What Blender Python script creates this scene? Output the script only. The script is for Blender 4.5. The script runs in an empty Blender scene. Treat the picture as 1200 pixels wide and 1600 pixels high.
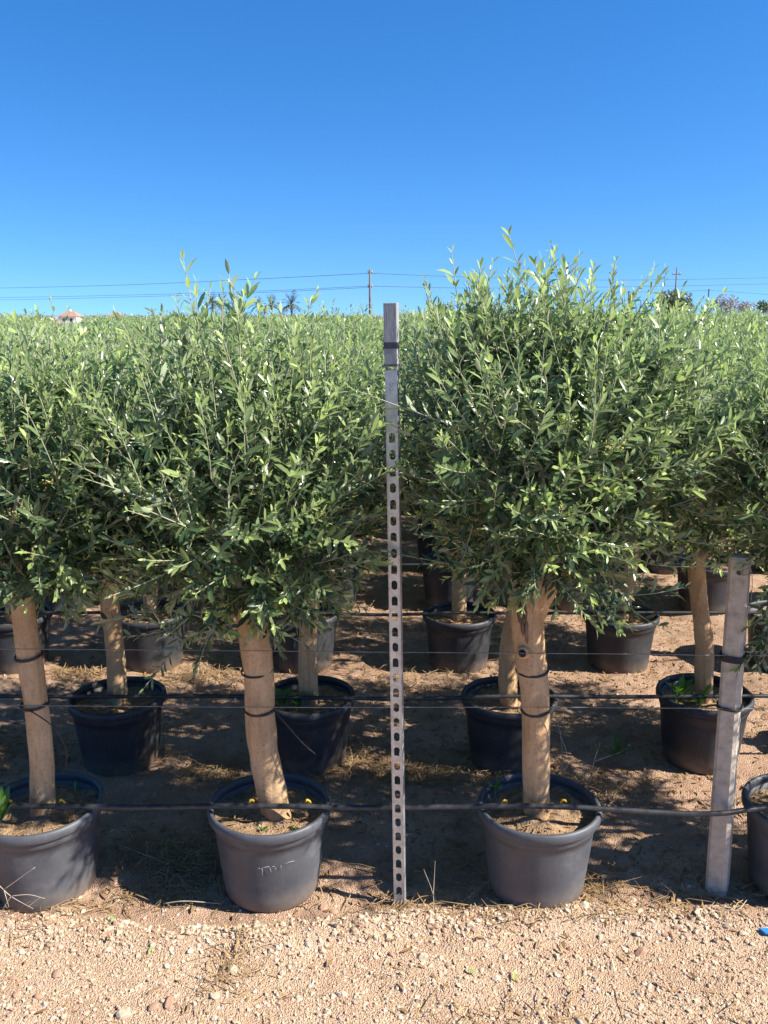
import bpy, math, random, mathutils
import numpy as np
from mathutils import Vector

# ------------------------------------------------------------------ camera, sky, sun, exposure
scene = bpy.context.scene
COL = scene.collection
F_PX, CAM_H, TILT = 1350.0, 2.0, math.radians(12.65)
cam_data = bpy.data.cameras.new('camera')
cam = bpy.data.objects.new('camera', cam_data)
COL.objects.link(cam)
cam_data.sensor_fit = 'VERTICAL'
cam_data.sensor_height = 36.0
cam_data.lens = F_PX / 1600.0 * 36.0
cam_data.clip_start, cam_data.clip_end = 0.05, 9000.0
cam.location = (0, 0, CAM_H)
cam.rotation_euler = (math.pi / 2 - TILT, 0, 0)
scene.camera = cam

SUN_EL, SUN_AZ = math.radians(40), math.radians(15)      # to the right of the camera, a little on its side
S = Vector((math.cos(SUN_EL) * math.cos(SUN_AZ), -math.cos(SUN_EL) * math.sin(SUN_AZ), math.sin(SUN_EL)))
world = bpy.data.worlds.new('World')
scene.world = world
world.use_nodes = True
wn = world.node_tree
sky = wn.nodes.new('ShaderNodeTexSky')
sky.sky_type = 'NISHITA'
sky.sun_disc = False
sky.sun_elevation = SUN_EL
sky.sun_rotation = math.atan2(S.x, S.y)
sky.altitude = 0.0
sky.air_density = 1.0
sky.dust_density = 0.15
sky.ozone_density = 5.0
hsv = wn.nodes.new('ShaderNodeHueSaturation')
hsv.inputs['Saturation'].default_value = 1.27
hsv.inputs['Value'].default_value = 0.95
hsv.inputs['Hue'].default_value = 0.5045
wn.links.new(sky.outputs[0], hsv.inputs['Color'])
# very clear dry air: the whole sky is read a little above each direction, so that the horizon stays blue all round
wtc = wn.nodes.new('ShaderNodeTexCoord')
wmp = wn.nodes.new('ShaderNodeMapping')
wmp.vector_type = 'POINT'
wmp.inputs['Location'].default_value = (0, 0, 0.13)
wmp.inputs['Scale'].default_value = (1, 1, 1.2)
wnm = wn.nodes.new('ShaderNodeVectorMath'); wnm.operation = 'NORMALIZE'
wn.links.new(wtc.outputs['Generated'], wmp.inputs[0]); wn.links.new(wmp.outputs[0], wnm.inputs[0]); wn.links.new(wnm.outputs[0], sky.inputs['Vector'])
wn.links.new(hsv.outputs[0], wn.nodes['Background'].inputs[0])
wn.nodes['Background'].inputs[1].default_value = 0.104
sun_data = bpy.data.lights.new('sun', 'SUN')
sun_data.energy = 5.0
sun_data.angle = math.radians(0.55)
sun_data.color = (1.0, 0.93, 0.82)
sun = bpy.data.objects.new('sun', sun_data)
COL.objects.link(sun)
sun.rotation_euler = S.to_track_quat('Z', 'Y').to_euler()
sun.location = (6, -2, 8)
scene.view_settings.view_transform = 'Standard'
scene.view_settings.look = 'None'
scene.view_settings.exposure = 1.18
scene.view_settings.gamma = 1.0
scene.view_settings.use_curve_mapping = False
scene.cycles.max_bounces = 6
scene.cycles.transparent_max_bounces = 4

rng = np.random.default_rng(7)
random.seed(7)


# ------------------------------------------------------------------ helpers
def at(px, py, Y):
    """world point at distance Y in front of the camera for a spot of the photograph (1200 x 1600)"""
    dx, du = (px - 600) / F_PX, -(py - 800) / F_PX
    d = np.array([dx, math.cos(TILT) + du * math.sin(TILT), -math.sin(TILT) + du * math.cos(TILT)])
    return np.array([0, 0, CAM_H]) + d * (Y / d[1])


def on_ground(px, py, z=0.0):
    dx, du = (px - 600) / F_PX, -(py - 800) / F_PX
    d = np.array([dx, math.cos(TILT) + du * math.sin(TILT), -math.sin(TILT) + du * math.cos(TILT)])
    return np.array([0, 0, CAM_H]) + d * ((z - CAM_H) / d[2])


def unit(v):
    v = np.asarray(v, float)
    return v / np.maximum(np.linalg.norm(v, axis=-1, keepdims=True), 1e-9)


class Geo:
    """collects vertices, triangles and quads with a material index and a point colour"""

    def __init__(self):
        self.v, self.t, self.q, self.tm, self.qm, self.c, self.n = [], [], [], [], [], [], 0

    def add(self, v, tris=None, quads=None, m=0, col=None):
        v = np.asarray(v, float).reshape(-1, 3)
        if tris is not None and len(tris):
            t = np.asarray(tris, np.int64) + self.n
            self.t.append(t); self.tm.append(np.full(len(t), m))
        if quads is not None and len(quads):
            q = np.asarray(quads, np.int64) + self.n
            self.q.append(q); self.qm.append(np.full(len(q), m))
        self.v.append(v)
        if col is None:
            col = np.zeros((len(v), 4))
        self.c.append(np.broadcast_to(np.asarray(col, float), (len(v), 4)))
        self.n += len(v)

    def mesh(self, name, mats, smooth=True, attr=None):
        v = np.concatenate(self.v)
        t = np.concatenate(self.t) if self.t else np.zeros((0, 3), np.int64)
        q = np.concatenate(self.q) if self.q else np.zeros((0, 4), np.int64)
        me = bpy.data.meshes.new(name)
        me.vertices.add(len(v)); me.vertices.foreach_set('co', v.astype(np.float32).ravel())
        me.loops.add(t.size + q.size)
        me.loops.foreach_set('vertex_index', np.concatenate([t.ravel(), q.ravel()]).astype(np.int32))
        nf = len(t) + len(q)
        me.polygons.add(nf)
        start = np.concatenate([np.arange(len(t)) * 3, t.size + np.arange(len(q)) * 4]).astype(np.int32)
        me.polygons.foreach_set('loop_start', start)
        mi = np.concatenate(([np.concatenate(self.tm)] if self.tm else []) + ([np.concatenate(self.qm)] if self.qm else []))
        me.polygons.foreach_set('material_index', mi.astype(np.int32))
        me.polygons.foreach_set('use_smooth', np.full(nf, smooth))
        if attr:
            a = me.attributes.new(attr, 'FLOAT_COLOR', 'POINT')
            a.data.foreach_set('color', np.concatenate(self.c).astype(np.float32).ravel())
        for mt in (mats if isinstance(mats, (list, tuple)) else [mats]):
            me.materials.append(mt)
        me.update(calc_edges=True)
        me.validate()
        return me


def link(name, data, parent=None, loc=(0, 0, 0), rot=(0, 0, 0), scale=None):
    o = bpy.data.objects.new(name, data)
    COL.objects.link(o)
    o.location = loc; o.rotation_euler = rot
    if scale is not None:
        o.scale = scale if hasattr(scale, '__len__') else (scale,) * 3
    if parent is not None:
        o.parent = parent
    return o


def tag(o, label=None, cat=None, group=None, kind=None):
    if label: o['label'] = label
    if cat: o['category'] = cat
    if group: o['group'] = group
    if kind: o['kind'] = kind
    return o


def tube(path, radii, n=8, cap=True, wob=0.0, rg=None):
    """verts, tris, quads of a tube along a path"""
    P = np.asarray(path, float); m = len(P)
    R = np.broadcast_to(np.asarray(radii, float), (m,))
    T = unit(np.gradient(P, axis=0))
    ref = np.array([0, 0, 1.0]) if abs(T[0, 2]) < 0.9 else np.array([0, 1.0, 0])
    A = np.zeros_like(P); a = unit(np.cross(T[0], ref))
    for i in range(m):
        a = unit(a - T[i] * np.dot(a, T[i])); A[i] = a
    B = np.cross(T, A)
    ang = np.arange(n) * 2 * math.pi / n
    rr = R[:, None] * np.ones((1, n))
    if wob and rg is not None:
        rr = rr * (1 + wob * rg.standard_normal((m, n)))
    V = P[:, None] + rr[..., None] * (A[:, None] * np.cos(ang)[None, :, None] + B[:, None] * np.sin(ang)[None, :, None])
    V = V.reshape(-1, 3)
    i, j = np.meshgrid(np.arange(m - 1), np.arange(n), indexing='ij')
    k = (j + 1) % n
    Q = np.stack([i * n + j, i * n + k, (i + 1) * n + k, (i + 1) * n + j], -1).reshape(-1, 4)
    tr = []
    if cap:
        V = np.vstack([V, P[0], P[-1]])
        c0, c1 = m * n, m * n + 1
        for j in range(n):
            tr.append((c0, (j + 1) % n, j)); tr.append((c1, (m - 1) * n + j, (m - 1) * n + (j + 1) % n))
    return V, np.array(tr, np.int64).reshape(-1, 3), Q


def lathe(profile, n=40, wob=None):
    prof = np.asarray(profile, float); m = len(prof)
    ang = np.arange(n) * 2 * math.pi / n
    sx = np.ones(n) if wob is None else wob(ang)
    V = np.stack([prof[:, 0][:, None] * np.cos(ang) * sx, prof[:, 0][:, None] * np.sin(ang) * sx, prof[:, 1][:, None] * np.ones(n)], -1).reshape(-1, 3)
    i, j = np.meshgrid(np.arange(m - 1), np.arange(n), indexing='ij')
    k = (j + 1) % n
    Q = np.stack([i * n + j, i * n + k, (i + 1) * n + k, (i + 1) * n + j], -1).reshape(-1, 4)
    return V, Q


BOXQ = np.array([(0, 3, 2, 1), (4, 5, 6, 7), (0, 1, 5, 4), (1, 2, 6, 5), (2, 3, 7, 6), (3, 0, 4, 7)])


def box(x0, x1, y0, y1, z0, z1):
    return np.array([(x0, y0, z0), (x1, y0, z0), (x1, y1, z0), (x0, y1, z0), (x0, y0, z1), (x1, y0, z1), (x1, y1, z1), (x0, y1, z1)], float), BOXQ


def smooth_path(pts, n=20):
    P = np.asarray(pts, float)
    if len(P) < 3:
        t = np.linspace(0, 1, n)[:, None]
        return P[0] * (1 - t) + P[-1] * t
    Q = np.vstack([2 * P[0] - P[1], P, 2 * P[-1] - P[-2]])
    out = []
    seg = len(P) - 1
    for u in np.linspace(0, seg - 1e-6, n):
        i = int(u); t = u - i
        a, b, c, d = Q[i], Q[i + 1], Q[i + 2], Q[i + 3]
        out.append(0.5 * ((2 * b) + (c - a) * t + (2 * a - 5 * b + 4 * c - d) * t * t + (3 * b - a - 3 * c + d) * t ** 3))
    return np.array(out)


_NT = rng.random((256, 256))


def vnoise(x, y):
    xi, yi = np.floor(x).astype(int), np.floor(y).astype(int)
    fx, fy = x - xi, y - yi
    fx, fy = fx * fx * (3 - 2 * fx), fy * fy * (3 - 2 * fy)
    g = lambda a, b: _NT[a % 256, b % 256]
    return (g(xi, yi) * (1 - fx) + g(xi + 1, yi) * fx) * (1 - fy) + (g(xi, yi + 1) * (1 - fx) + g(xi + 1, yi + 1) * fx) * fy


def fbm(x, y, o=4):
    s, a, t = 0, 1.0, 0
    for k in range(o):
        s = s + a * vnoise(x * 2 ** k + 17.3 * k, y * 2 ** k + 5.1 * k); t += a; a *= .5
    return s / t - 0.5


# ------------------------------------------------------------------ materials
def new_mat(name):
    m = bpy.data.materials.new(name)
    m.use_nodes = True
    return m, m.node_tree.nodes, m.node_tree.links, m.node_tree.nodes['Principled BSDF']


def ramp(nodes, stops):
    r = nodes.new('ShaderNodeValToRGB')
    el = r.color_ramp.elements
    el[0].position, el[0].color = stops[0][0], (*stops[0][1], 1)
    el[1].position, el[1].color = stops[-1][0], (*stops[-1][1], 1)
    for p, c in stops[1:-1]:
        e = el.new(p); e.color = (*c, 1)
    return r


def noise_mat(name, stops, scale, rough=0.8, bump=0.0, bscale=None, detail=6, spec=0.4, metal=0.0, stretch=None, bdist=0.01):
    m, N, L, b = new_mat(name)
    tc = N.new('ShaderNodeTexCoord')
    src = tc.outputs['Object']
    if stretch:
        mp = N.new('ShaderNodeMapping'); mp.inputs['Scale'].default_value = stretch
        L.new(src, mp.inputs[0]); src = mp.outputs[0]
    n = N.new('ShaderNodeTexNoise'); n.inputs['Scale'].default_value = scale; n.inputs['Detail'].default_value = detail
    n.inputs['Roughness'].default_value = 0.62
    L.new(src, n.inputs['Vector'])
    r = ramp(N, stops); L.new(n.outputs['Fac'], r.inputs[0]); L.new(r.outputs[0], b.inputs['Base Color'])
    b.inputs['Roughness'].default_value = rough
    b.inputs['Specular IOR Level'].default_value = spec
    b.inputs['Metallic'].default_value = metal
    if bump:
        n2 = N.new('ShaderNodeTexNoise'); n2.inputs['Scale'].default_value = bscale or scale * 3; n2.inputs['Detail'].default_value = 5
        L.new(src, n2.inputs['Vector'])
        bp = N.new('ShaderNodeBump'); bp.inputs['Strength'].default_value = bump; bp.inputs['Distance'].default_value = bdist
        L.new(n2.outputs['Fac'], bp.inputs['Height']); L.new(bp.outputs[0], b.inputs['Normal'])
    return m


def leaf_material(name, dark, mid, young, under, rough=0.36, trans=0.28):
    m, N, L, b = new_mat(name)
    at_ = N.new('ShaderNodeAttribute'); at_.attribute_name = 'leaf'
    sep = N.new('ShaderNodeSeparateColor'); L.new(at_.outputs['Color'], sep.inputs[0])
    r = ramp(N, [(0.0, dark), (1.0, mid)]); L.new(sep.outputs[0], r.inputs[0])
    mx = N.new('ShaderNodeMix'); mx.data_type = 'RGBA'
    L.new(sep.outputs[1], mx.inputs[0]); L.new(r.outputs[0], mx.inputs[6]); mx.inputs[7].default_value = (*young, 1)
    geo = N.new('ShaderNodeNewGeometry')
    mu = N.new('ShaderNodeMix'); mu.data_type = 'RGBA'
    L.new(geo.outputs['Backfacing'], mu.inputs[0]); L.new(mx.outputs[2], mu.inputs[6]); mu.inputs[7].default_value = (*under, 1)
    L.new(mu.outputs[2], b.inputs['Base Color'])
    b.inputs['Roughness'].default_value = rough
    b.inputs['Specular IOR Level'].default_value = 0.5
    tr = N.new('ShaderNodeBsdfTranslucent')
    hs = N.new('ShaderNodeHueSaturation'); hs.inputs['Saturation'].default_value = 1.12; hs.inputs['Value'].default_value = 1.55
    L.new(mx.outputs[2], hs.inputs['Color']); L.new(hs.outputs[0], tr.inputs['Color'])
    ms = N.new('ShaderNodeMixShader'); ms.inputs[0].default_value = trans
    L.new(b.outputs[0], ms.inputs[1]); L.new(tr.outputs[0], ms.inputs[2])
    L.new(ms.outputs[0], N['Material Output'].inputs['Surface'])
    return m


M = {}
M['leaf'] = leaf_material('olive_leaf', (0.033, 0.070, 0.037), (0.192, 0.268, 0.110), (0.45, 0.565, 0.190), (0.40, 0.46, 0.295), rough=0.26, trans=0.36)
M['weed'] = leaf_material('weed_leaf', (0.035, 0.095, 0.015), (0.07, 0.17, 0.025), (0.14, 0.30, 0.045), (0.09, 0.16, 0.05))
M['tree_leaf'] = leaf_material('park_tree_leaf', (0.045, 0.075, 0.035), (0.10, 0.14, 0.06), (0.14, 0.18, 0.08), (0.11, 0.14, 0.07))
M['grey_leaf'] = leaf_material('grey_bush_leaf', (0.16, 0.16, 0.155), (0.25, 0.245, 0.23), (0.3, 0.29, 0.27), (0.24, 0.23, 0.22))
M['palm_leaf'] = leaf_material('palm_leaf', (0.07, 0.10, 0.05), (0.12, 0.16, 0.08), (0.15, 0.18, 0.09), (0.12, 0.14, 0.09))
M['trunk'] = None
M['scar'] = noise_mat('scarred_wood', [(0.35, (0.085, 0.055, 0.036)), (0.65, (0.26, 0.175, 0.11))], 30, rough=0.9, bump=0.7, stretch=(2, 2, .3), spec=0.1)
M['branch'] = noise_mat('olive_branch_bark', [(0.3, (0.21, 0.19, 0.15)), (0.7, (0.40, 0.36, 0.28))], 25, rough=0.85, spec=0.2)
M['twig'] = noise_mat('olive_twig_bark', [(0.3, (0.26, 0.27, 0.18)), (0.7, (0.42, 0.41, 0.28))], 40, rough=0.8, spec=0.2)
M['bloom'] = noise_mat('olive_bud', [(0.3, (0.42, 0.42, 0.10)), (0.7, (0.60, 0.57, 0.20))], 90, rough=0.7)
M['hose'] = noise_mat('black_hose', [(0.35, (0.016, 0.017, 0.019)), (0.7, (0.045, 0.047, 0.05))], 30, rough=0.42, spec=0.5)
M['wire'] = noise_mat('dull_wire', [(0.3, (0.16, 0.15, 0.14)), (0.7, (0.30, 0.29, 0.28))], 30, rough=0.5, metal=0.6)
M['tie'] = noise_mat('dark_tie', [(0.3, (0.03, 0.026, 0.024)), (0.7, (0.075, 0.06, 0.05))], 60, rough=0.7)
M['yellow'] = noise_mat('yellow_plastic', [(0.3, (0.75, 0.40, 0.02)), (0.7, (0.86, 0.52, 0.05))], 60, rough=0.45)
M['steel'] = noise_mat('galvanised_steel', [(0.25, (0.36, 0.38, 0.40)), (0.55, (0.50, 0.53, 0.55)), (0.8, (0.64, 0.66, 0.67))], 45, rough=0.33, metal=0.6, bump=0.1, bscale=200)
M['sleeve'] = noise_mat('weathered_grey_sleeve', [(0.3, (0.20, 0.205, 0.21)), (0.7, (0.33, 0.335, 0.34))], 16, rough=0.75, bump=0.25, bscale=60, stretch=(3, 3, .5))
M['band_shade'] = noise_mat('dark_band_shade', [(0.3, (0.03, 0.033, 0.045)), (0.7, (0.07, 0.075, 0.09))], 50, rough=0.5)  # dark colour for the leaf shadow on the pole sleeve
M['mark'] = noise_mat('pale_marking', [(0.3, (0.36, 0.37, 0.38)), (0.7, (0.46, 0.47, 0.48))], 90, rough=0.7)
M['concrete'] = noise_mat('post_concrete', [(0.25, (0.28, 0.24, 0.185)), (0.5, (0.45, 0.395, 0.315)), (0.8, (0.58, 0.515, 0.42))], 28, rough=0.9, bump=0.5, bscale=140, spec=0.2, bdist=0.004)
M['hole'] = noise_mat('dark_bore', [(0.3, (0.02, 0.018, 0.016)), (0.7, (0.04, 0.036, 0.03))], 50, rough=0.9)
M['straw'] = noise_mat('dry_straw', [(0.25, (0.16, 0.10, 0.05)), (0.5, (0.30, 0.20, 0.10)), (0.8, (0.48, 0.36, 0.21))], 14, rough=0.8, spec=0.2)
M['litter'] = noise_mat('fallen_leaf', [(0.25, (0.13, 0.075, 0.035)), (0.55, (0.25, 0.15, 0.065)), (0.8, (0.36, 0.27, 0.14))], 18, rough=0.75, spec=0.25)
M['deadtwig'] = noise_mat('dead_twig', [(0.3, (0.30, 0.24, 0.17)), (0.7, (0.48, 0.41, 0.31))], 30, rough=0.85, spec=0.2)
M['blue'] = noise_mat('blue_plastic', [(0.3, (0.03, 0.20, 0.62)), (0.7, (0.04, 0.26, 0.72))], 20, rough=0.4)
M['white_wall'] = noise_mat('white_render', [(0.3, (0.70, 0.69, 0.66)), (0.7, (0.80, 0.79, 0.76))], 0.6, rough=0.9)
M['roof'] = noise_mat('terracotta_roof', [(0.3, (0.28, 0.15, 0.10)), (0.7, (0.42, 0.25, 0.17))], 2.0, rough=0.9)
M['pane'] = noise_mat('window_glass', [(0.3, (0.03, 0.035, 0.04)), (0.7, (0.05, 0.06, 0.07))], 2.0, rough=0.15)
M['pole_wood'] = noise_mat('utility_pole_wood', [(0.3, (0.12, 0.105, 0.09)), (0.7, (0.20, 0.18, 0.155))], 3, rough=0.9)
M['dark_post'] = noise_mat('dark_post', [(0.3, (0.05, 0.06, 0.075)), (0.7, (0.09, 0.10, 0.12))], 3, rough=0.7)
M['cable'] = noise_mat('power_cable', [(0.3, (0.05, 0.06, 0.08)), (0.7, (0.08, 0.09, 0.11))], 1, rough=0.6)
M['palm_trunk'] = noise_mat('palm_trunk_bark', [(0.3, (0.12, 0.09, 0.06)), (0.7, (0.22, 0.17, 0.12))], 4, rough=0.9)
M['hill'] = noise_mat('hazy_hill_scrub', [(0.3, (0.16, 0.22, 0.30)), (0.7, (0.22, 0.28, 0.36))], 0.004, rough=1.0)  # distance haze painted into the scrub colour as blue


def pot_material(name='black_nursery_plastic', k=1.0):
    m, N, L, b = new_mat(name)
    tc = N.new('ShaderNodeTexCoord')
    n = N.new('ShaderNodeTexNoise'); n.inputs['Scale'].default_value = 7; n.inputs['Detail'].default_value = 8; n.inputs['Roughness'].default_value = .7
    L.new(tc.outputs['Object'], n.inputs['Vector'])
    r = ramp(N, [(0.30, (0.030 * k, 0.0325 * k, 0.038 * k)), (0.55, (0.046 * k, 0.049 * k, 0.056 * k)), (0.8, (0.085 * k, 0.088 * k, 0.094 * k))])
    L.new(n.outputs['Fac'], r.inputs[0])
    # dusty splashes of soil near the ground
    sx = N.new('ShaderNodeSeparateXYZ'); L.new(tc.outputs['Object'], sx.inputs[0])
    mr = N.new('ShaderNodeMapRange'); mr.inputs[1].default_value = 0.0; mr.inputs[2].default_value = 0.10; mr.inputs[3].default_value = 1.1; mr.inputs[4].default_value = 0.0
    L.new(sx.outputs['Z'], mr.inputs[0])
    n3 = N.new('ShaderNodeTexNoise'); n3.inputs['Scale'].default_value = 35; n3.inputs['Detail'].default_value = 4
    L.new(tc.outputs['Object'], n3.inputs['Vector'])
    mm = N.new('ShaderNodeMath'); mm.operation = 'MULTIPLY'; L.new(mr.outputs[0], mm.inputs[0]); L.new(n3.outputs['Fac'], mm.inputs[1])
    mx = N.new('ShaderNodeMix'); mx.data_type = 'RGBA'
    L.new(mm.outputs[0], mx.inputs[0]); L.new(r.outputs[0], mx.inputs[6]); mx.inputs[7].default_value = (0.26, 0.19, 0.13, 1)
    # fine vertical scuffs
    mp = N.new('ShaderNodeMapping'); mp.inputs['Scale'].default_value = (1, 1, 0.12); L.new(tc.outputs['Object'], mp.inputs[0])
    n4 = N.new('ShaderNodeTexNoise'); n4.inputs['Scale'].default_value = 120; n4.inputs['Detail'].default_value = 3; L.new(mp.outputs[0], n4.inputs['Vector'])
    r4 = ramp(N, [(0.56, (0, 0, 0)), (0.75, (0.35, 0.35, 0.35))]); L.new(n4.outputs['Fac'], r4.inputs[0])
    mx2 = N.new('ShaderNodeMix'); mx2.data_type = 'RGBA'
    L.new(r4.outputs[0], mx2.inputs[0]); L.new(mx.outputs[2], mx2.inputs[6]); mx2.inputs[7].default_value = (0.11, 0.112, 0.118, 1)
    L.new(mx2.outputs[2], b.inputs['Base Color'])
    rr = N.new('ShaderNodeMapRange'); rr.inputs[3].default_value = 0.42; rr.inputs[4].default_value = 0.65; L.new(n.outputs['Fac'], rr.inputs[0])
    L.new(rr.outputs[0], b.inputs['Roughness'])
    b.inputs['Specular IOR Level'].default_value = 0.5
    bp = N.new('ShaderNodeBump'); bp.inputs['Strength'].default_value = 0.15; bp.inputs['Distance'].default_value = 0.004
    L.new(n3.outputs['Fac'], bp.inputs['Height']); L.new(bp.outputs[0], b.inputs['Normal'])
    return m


M['pot'] = pot_material(k=0.72)  # rear rows: shade put into the colour, darker than the front copy
M['pot_sunlit'] = pot_material('sunlit_nursery_plastic', 1.65)      # front row: sunlight painted in as a paler tone of the same plastic


def trunk_material():
    m, N, L, b = new_mat('olive_trunk_bark')
    tc = N.new('ShaderNodeTexCoord')
    def nz(scale, stretch, detail=5):
        mp = N.new('ShaderNodeMapping'); mp.inputs['Scale'].default_value = stretch; L.new(tc.outputs['Object'], mp.inputs[0])
        n = N.new('ShaderNodeTexNoise'); n.inputs['Scale'].default_value = scale; n.inputs['Detail'].default_value = detail; n.inputs['Roughness'].default_value = .65
        L.new(mp.outputs[0], n.inputs['Vector']); return n
    base, streak, spot, crack = nz(7, (1.4, 1.4, .6)), nz(60, (1, 1, .10)), nz(95, (1, 1, .9), 3), nz(26, (1, 1, .16), 7)
    r = ramp(N, [(0.28, (0.34, 0.205, 0.105)), (0.5, (0.52, 0.340, 0.182)), (0.74, (0.63, 0.45, 0.27))]); L.new(base.outputs['Fac'], r.inputs[0])
    cur = r.outputs[0]
    for n, st, fac in ((streak, [(0.30, (0.62, 0.58, 0.54)), (0.52, (1, 1, 1)), (0.75, (1.12, 1.10, 1.08))], .5), (spot, [(0.34, (0.52, 0.46, 0.40)), (0.44, (1, 1, 1)), (0.9, (1.05, 1.05, 1.05))], .5),
                       (crack, [(0.30, (0.38, 0.32, 0.27)), (0.37, (1, 1, 1)), (0.9, (1, 1, 1))], .5)):
        rr = ramp(N, st); L.new(n.outputs['Fac'], rr.inputs[0])
        mx = N.new('ShaderNodeMix'); mx.data_type = 'RGBA'; mx.blend_type = 'MULTIPLY'; mx.inputs[0].default_value = fac
        L.new(cur, mx.inputs[6]); L.new(rr.outputs[0], mx.inputs[7]); cur = mx.outputs[2]
    L.new(cur, b.inputs['Base Color']); b.inputs['Roughness'].default_value = .88; b.inputs['Specular IOR Level'].default_value = .18
    ad = N.new('ShaderNodeMath'); ad.operation = 'ADD'; L.new(spot.outputs['Fac'], ad.inputs[0]); L.new(crack.outputs['Fac'], ad.inputs[1])
    bp = N.new('ShaderNodeBump'); bp.inputs['Strength'].default_value = .5; bp.inputs['Distance'].default_value = .006
    L.new(ad.outputs[0], bp.inputs['Height']); L.new(bp.outputs[0], b.inputs['Normal'])
    return m


M['trunk'] = trunk_material()


def ground_material():
    m, N, L, b = new_mat('sandy_ground')
    tc = N.new('ShaderNodeTexCoord'); P = tc.outputs['Object']
    at_ = N.new('ShaderNodeAttribute'); at_.attribute_name = 'zone'
    sep = N.new('ShaderNodeSeparateColor'); L.new(at_.outputs['Color'], sep.inputs[0])
    n1 = N.new('ShaderNodeTexNoise'); n1.inputs['Scale'].default_value = 5; n1.inputs['Detail'].default_value = 10; n1.inputs['Roughness'].default_value = .68; L.new(P, n1.inputs['Vector'])
    v = N.new('ShaderNodeTexVoronoi'); v.inputs['Scale'].default_value = 190; L.new(P, v.inputs['Vector'])
    road = ramp(N, [(0.25, (0.36, 0.240, 0.156)), (0.5, (0.475, 0.332, 0.225)), (0.78, (0.57, 0.428, 0.308))]); L.new(n1.outputs['Fac'], road.inputs[0])
    soil = ramp(N, [(0.25, (0.24, 0.150, 0.100)), (0.5, (0.39, 0.258, 0.178)), (0.78, (0.51, 0.365, 0.26))]); L.new(n1.outputs['Fac'], soil.inputs[0])
    mx = N.new('ShaderNodeMix'); mx.data_type = 'RGBA'
    L.new(sep.outputs[0], mx.inputs[0]); L.new(soil.outputs[0], mx.inputs[6]); L.new(road.outputs[0], mx.inputs[7])
    gr = N.new('ShaderNodeMix'); gr.data_type = 'RGBA'; gr.blend_type = 'MULTIPLY'; gr.inputs[0].default_value = 0.5
    vr = ramp(N, [(0.0, (0.55, 0.5, 0.46)), (0.5, (1, 1, 1)), (1.0, (1.25, 1.2, 1.15))]); L.new(v.outputs['Color'], vr.inputs[0])
    L.new(mx.outputs[2], gr.inputs[6]); L.new(vr.outputs[0], gr.inputs[7])
    L.new(gr.outputs[2], b.inputs['Base Color'])
    b.inputs['Roughness'].default_value = 0.95; b.inputs['Specular IOR Level'].default_value = 0.15
    n2 = N.new('ShaderNodeTexNoise'); n2.inputs['Scale'].default_value = 60; n2.inputs['Detail'].default_value = 8; n2.inputs['Roughness'].default_value = .7; L.new(P, n2.inputs['Vector'])
    ad = N.new('ShaderNodeMath'); ad.operation = 'SUBTRACT'; L.new(n2.outputs['Fac'], ad.inputs[0]); L.new(v.outputs['Distance'], ad.inputs[1])
    bp = N.new('ShaderNodeBump'); bp.inputs['Strength'].default_value = 0.7; bp.inputs['Distance'].default_value = 0.009
    L.new(ad.outputs[0], bp.inputs['Height']); L.new(bp.outputs[0], b.inputs['Normal'])
    return m


M['ground'] = ground_material()


def stone_material():
    m, N, L, b = new_mat('gravel_stone')
    at_ = N.new('ShaderNodeAttribute'); at_.attribute_name = 'stone'
    tc = N.new('ShaderNodeTexCoord')
    n = N.new('ShaderNodeTexNoise'); n.inputs['Scale'].default_value = 90; n.inputs['Detail'].default_value = 4; L.new(tc.outputs['Object'], n.inputs['Vector'])
    r = ramp(N, [(0.25, (0.72, 0.70, 0.68)), (0.7, (1.1, 1.08, 1.05))]); L.new(n.outputs['Fac'], r.inputs[0])
    mx = N.new('ShaderNodeMix'); mx.data_type = 'RGBA'; mx.blend_type = 'MULTIPLY'; mx.inputs[0].default_value = 1.0
    L.new(at_.outputs['Color'], mx.inputs[6]); L.new(r.outputs[0], mx.inputs[7])
    L.new(mx.outputs[2], b.inputs['Base Color']); b.inputs['Roughness'].default_value = 0.9; b.inputs['Specular IOR Level'].default_value = 0.2
    return m


M['stone'] = stone_material()
M['potsoil'] = noise_mat('potting_soil', [(0.25, (0.17, 0.105, 0.06)), (0.5, (0.31, 0.205, 0.125)), (0.8, (0.46, 0.34, 0.22))], 35, rough=0.95, bump=0.9, bscale=150, spec=0.1, bdist=0.01)


# ------------------------------------------------------------------ the ground
def axis(lo, hi, step, far_lo, far_hi, g=1.35):
    a = list(np.arange(lo, hi + 1e-6, step))
    s = step
    while a[-1] < far_hi:
        s *= g; a.append(a[-1] + s)
    s = step
    while a[0] > far_lo:
        s *= g; a.insert(0, a[0] - s)
    return np.array(a)


def edge_y(x):      # where the gravel road ends and the nursery bed begins
    return 2.56 + 0.05 * np.sin(x * 2.3) + 0.10 * fbm(x * 3 + 40, x * 0 + 3.3, 3)


def ground_h(x, y):
    near = np.clip(1.2 - np.maximum(np.abs(x) - 3, 0) * 0.2 - np.maximum(y - 7, 0) * .1, 0.0, 1.0)
    h = 0.034 * fbm(x * 2.2, y * 2.2, 4) + 0.022 * fbm(x * 9, y * 9, 3) + 0.016 * np.maximum(fbm(x * 26, y * 26, 2), 0)
    road = 1 / (1 + np.exp((y - edge_y(x)) / 0.03))
    h = h * (1 - 0.45 * road)
    h = h + 0.022 * np.exp(-((y - edge_y(x) + .04) / 0.07) ** 2)
    return h * near


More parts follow.
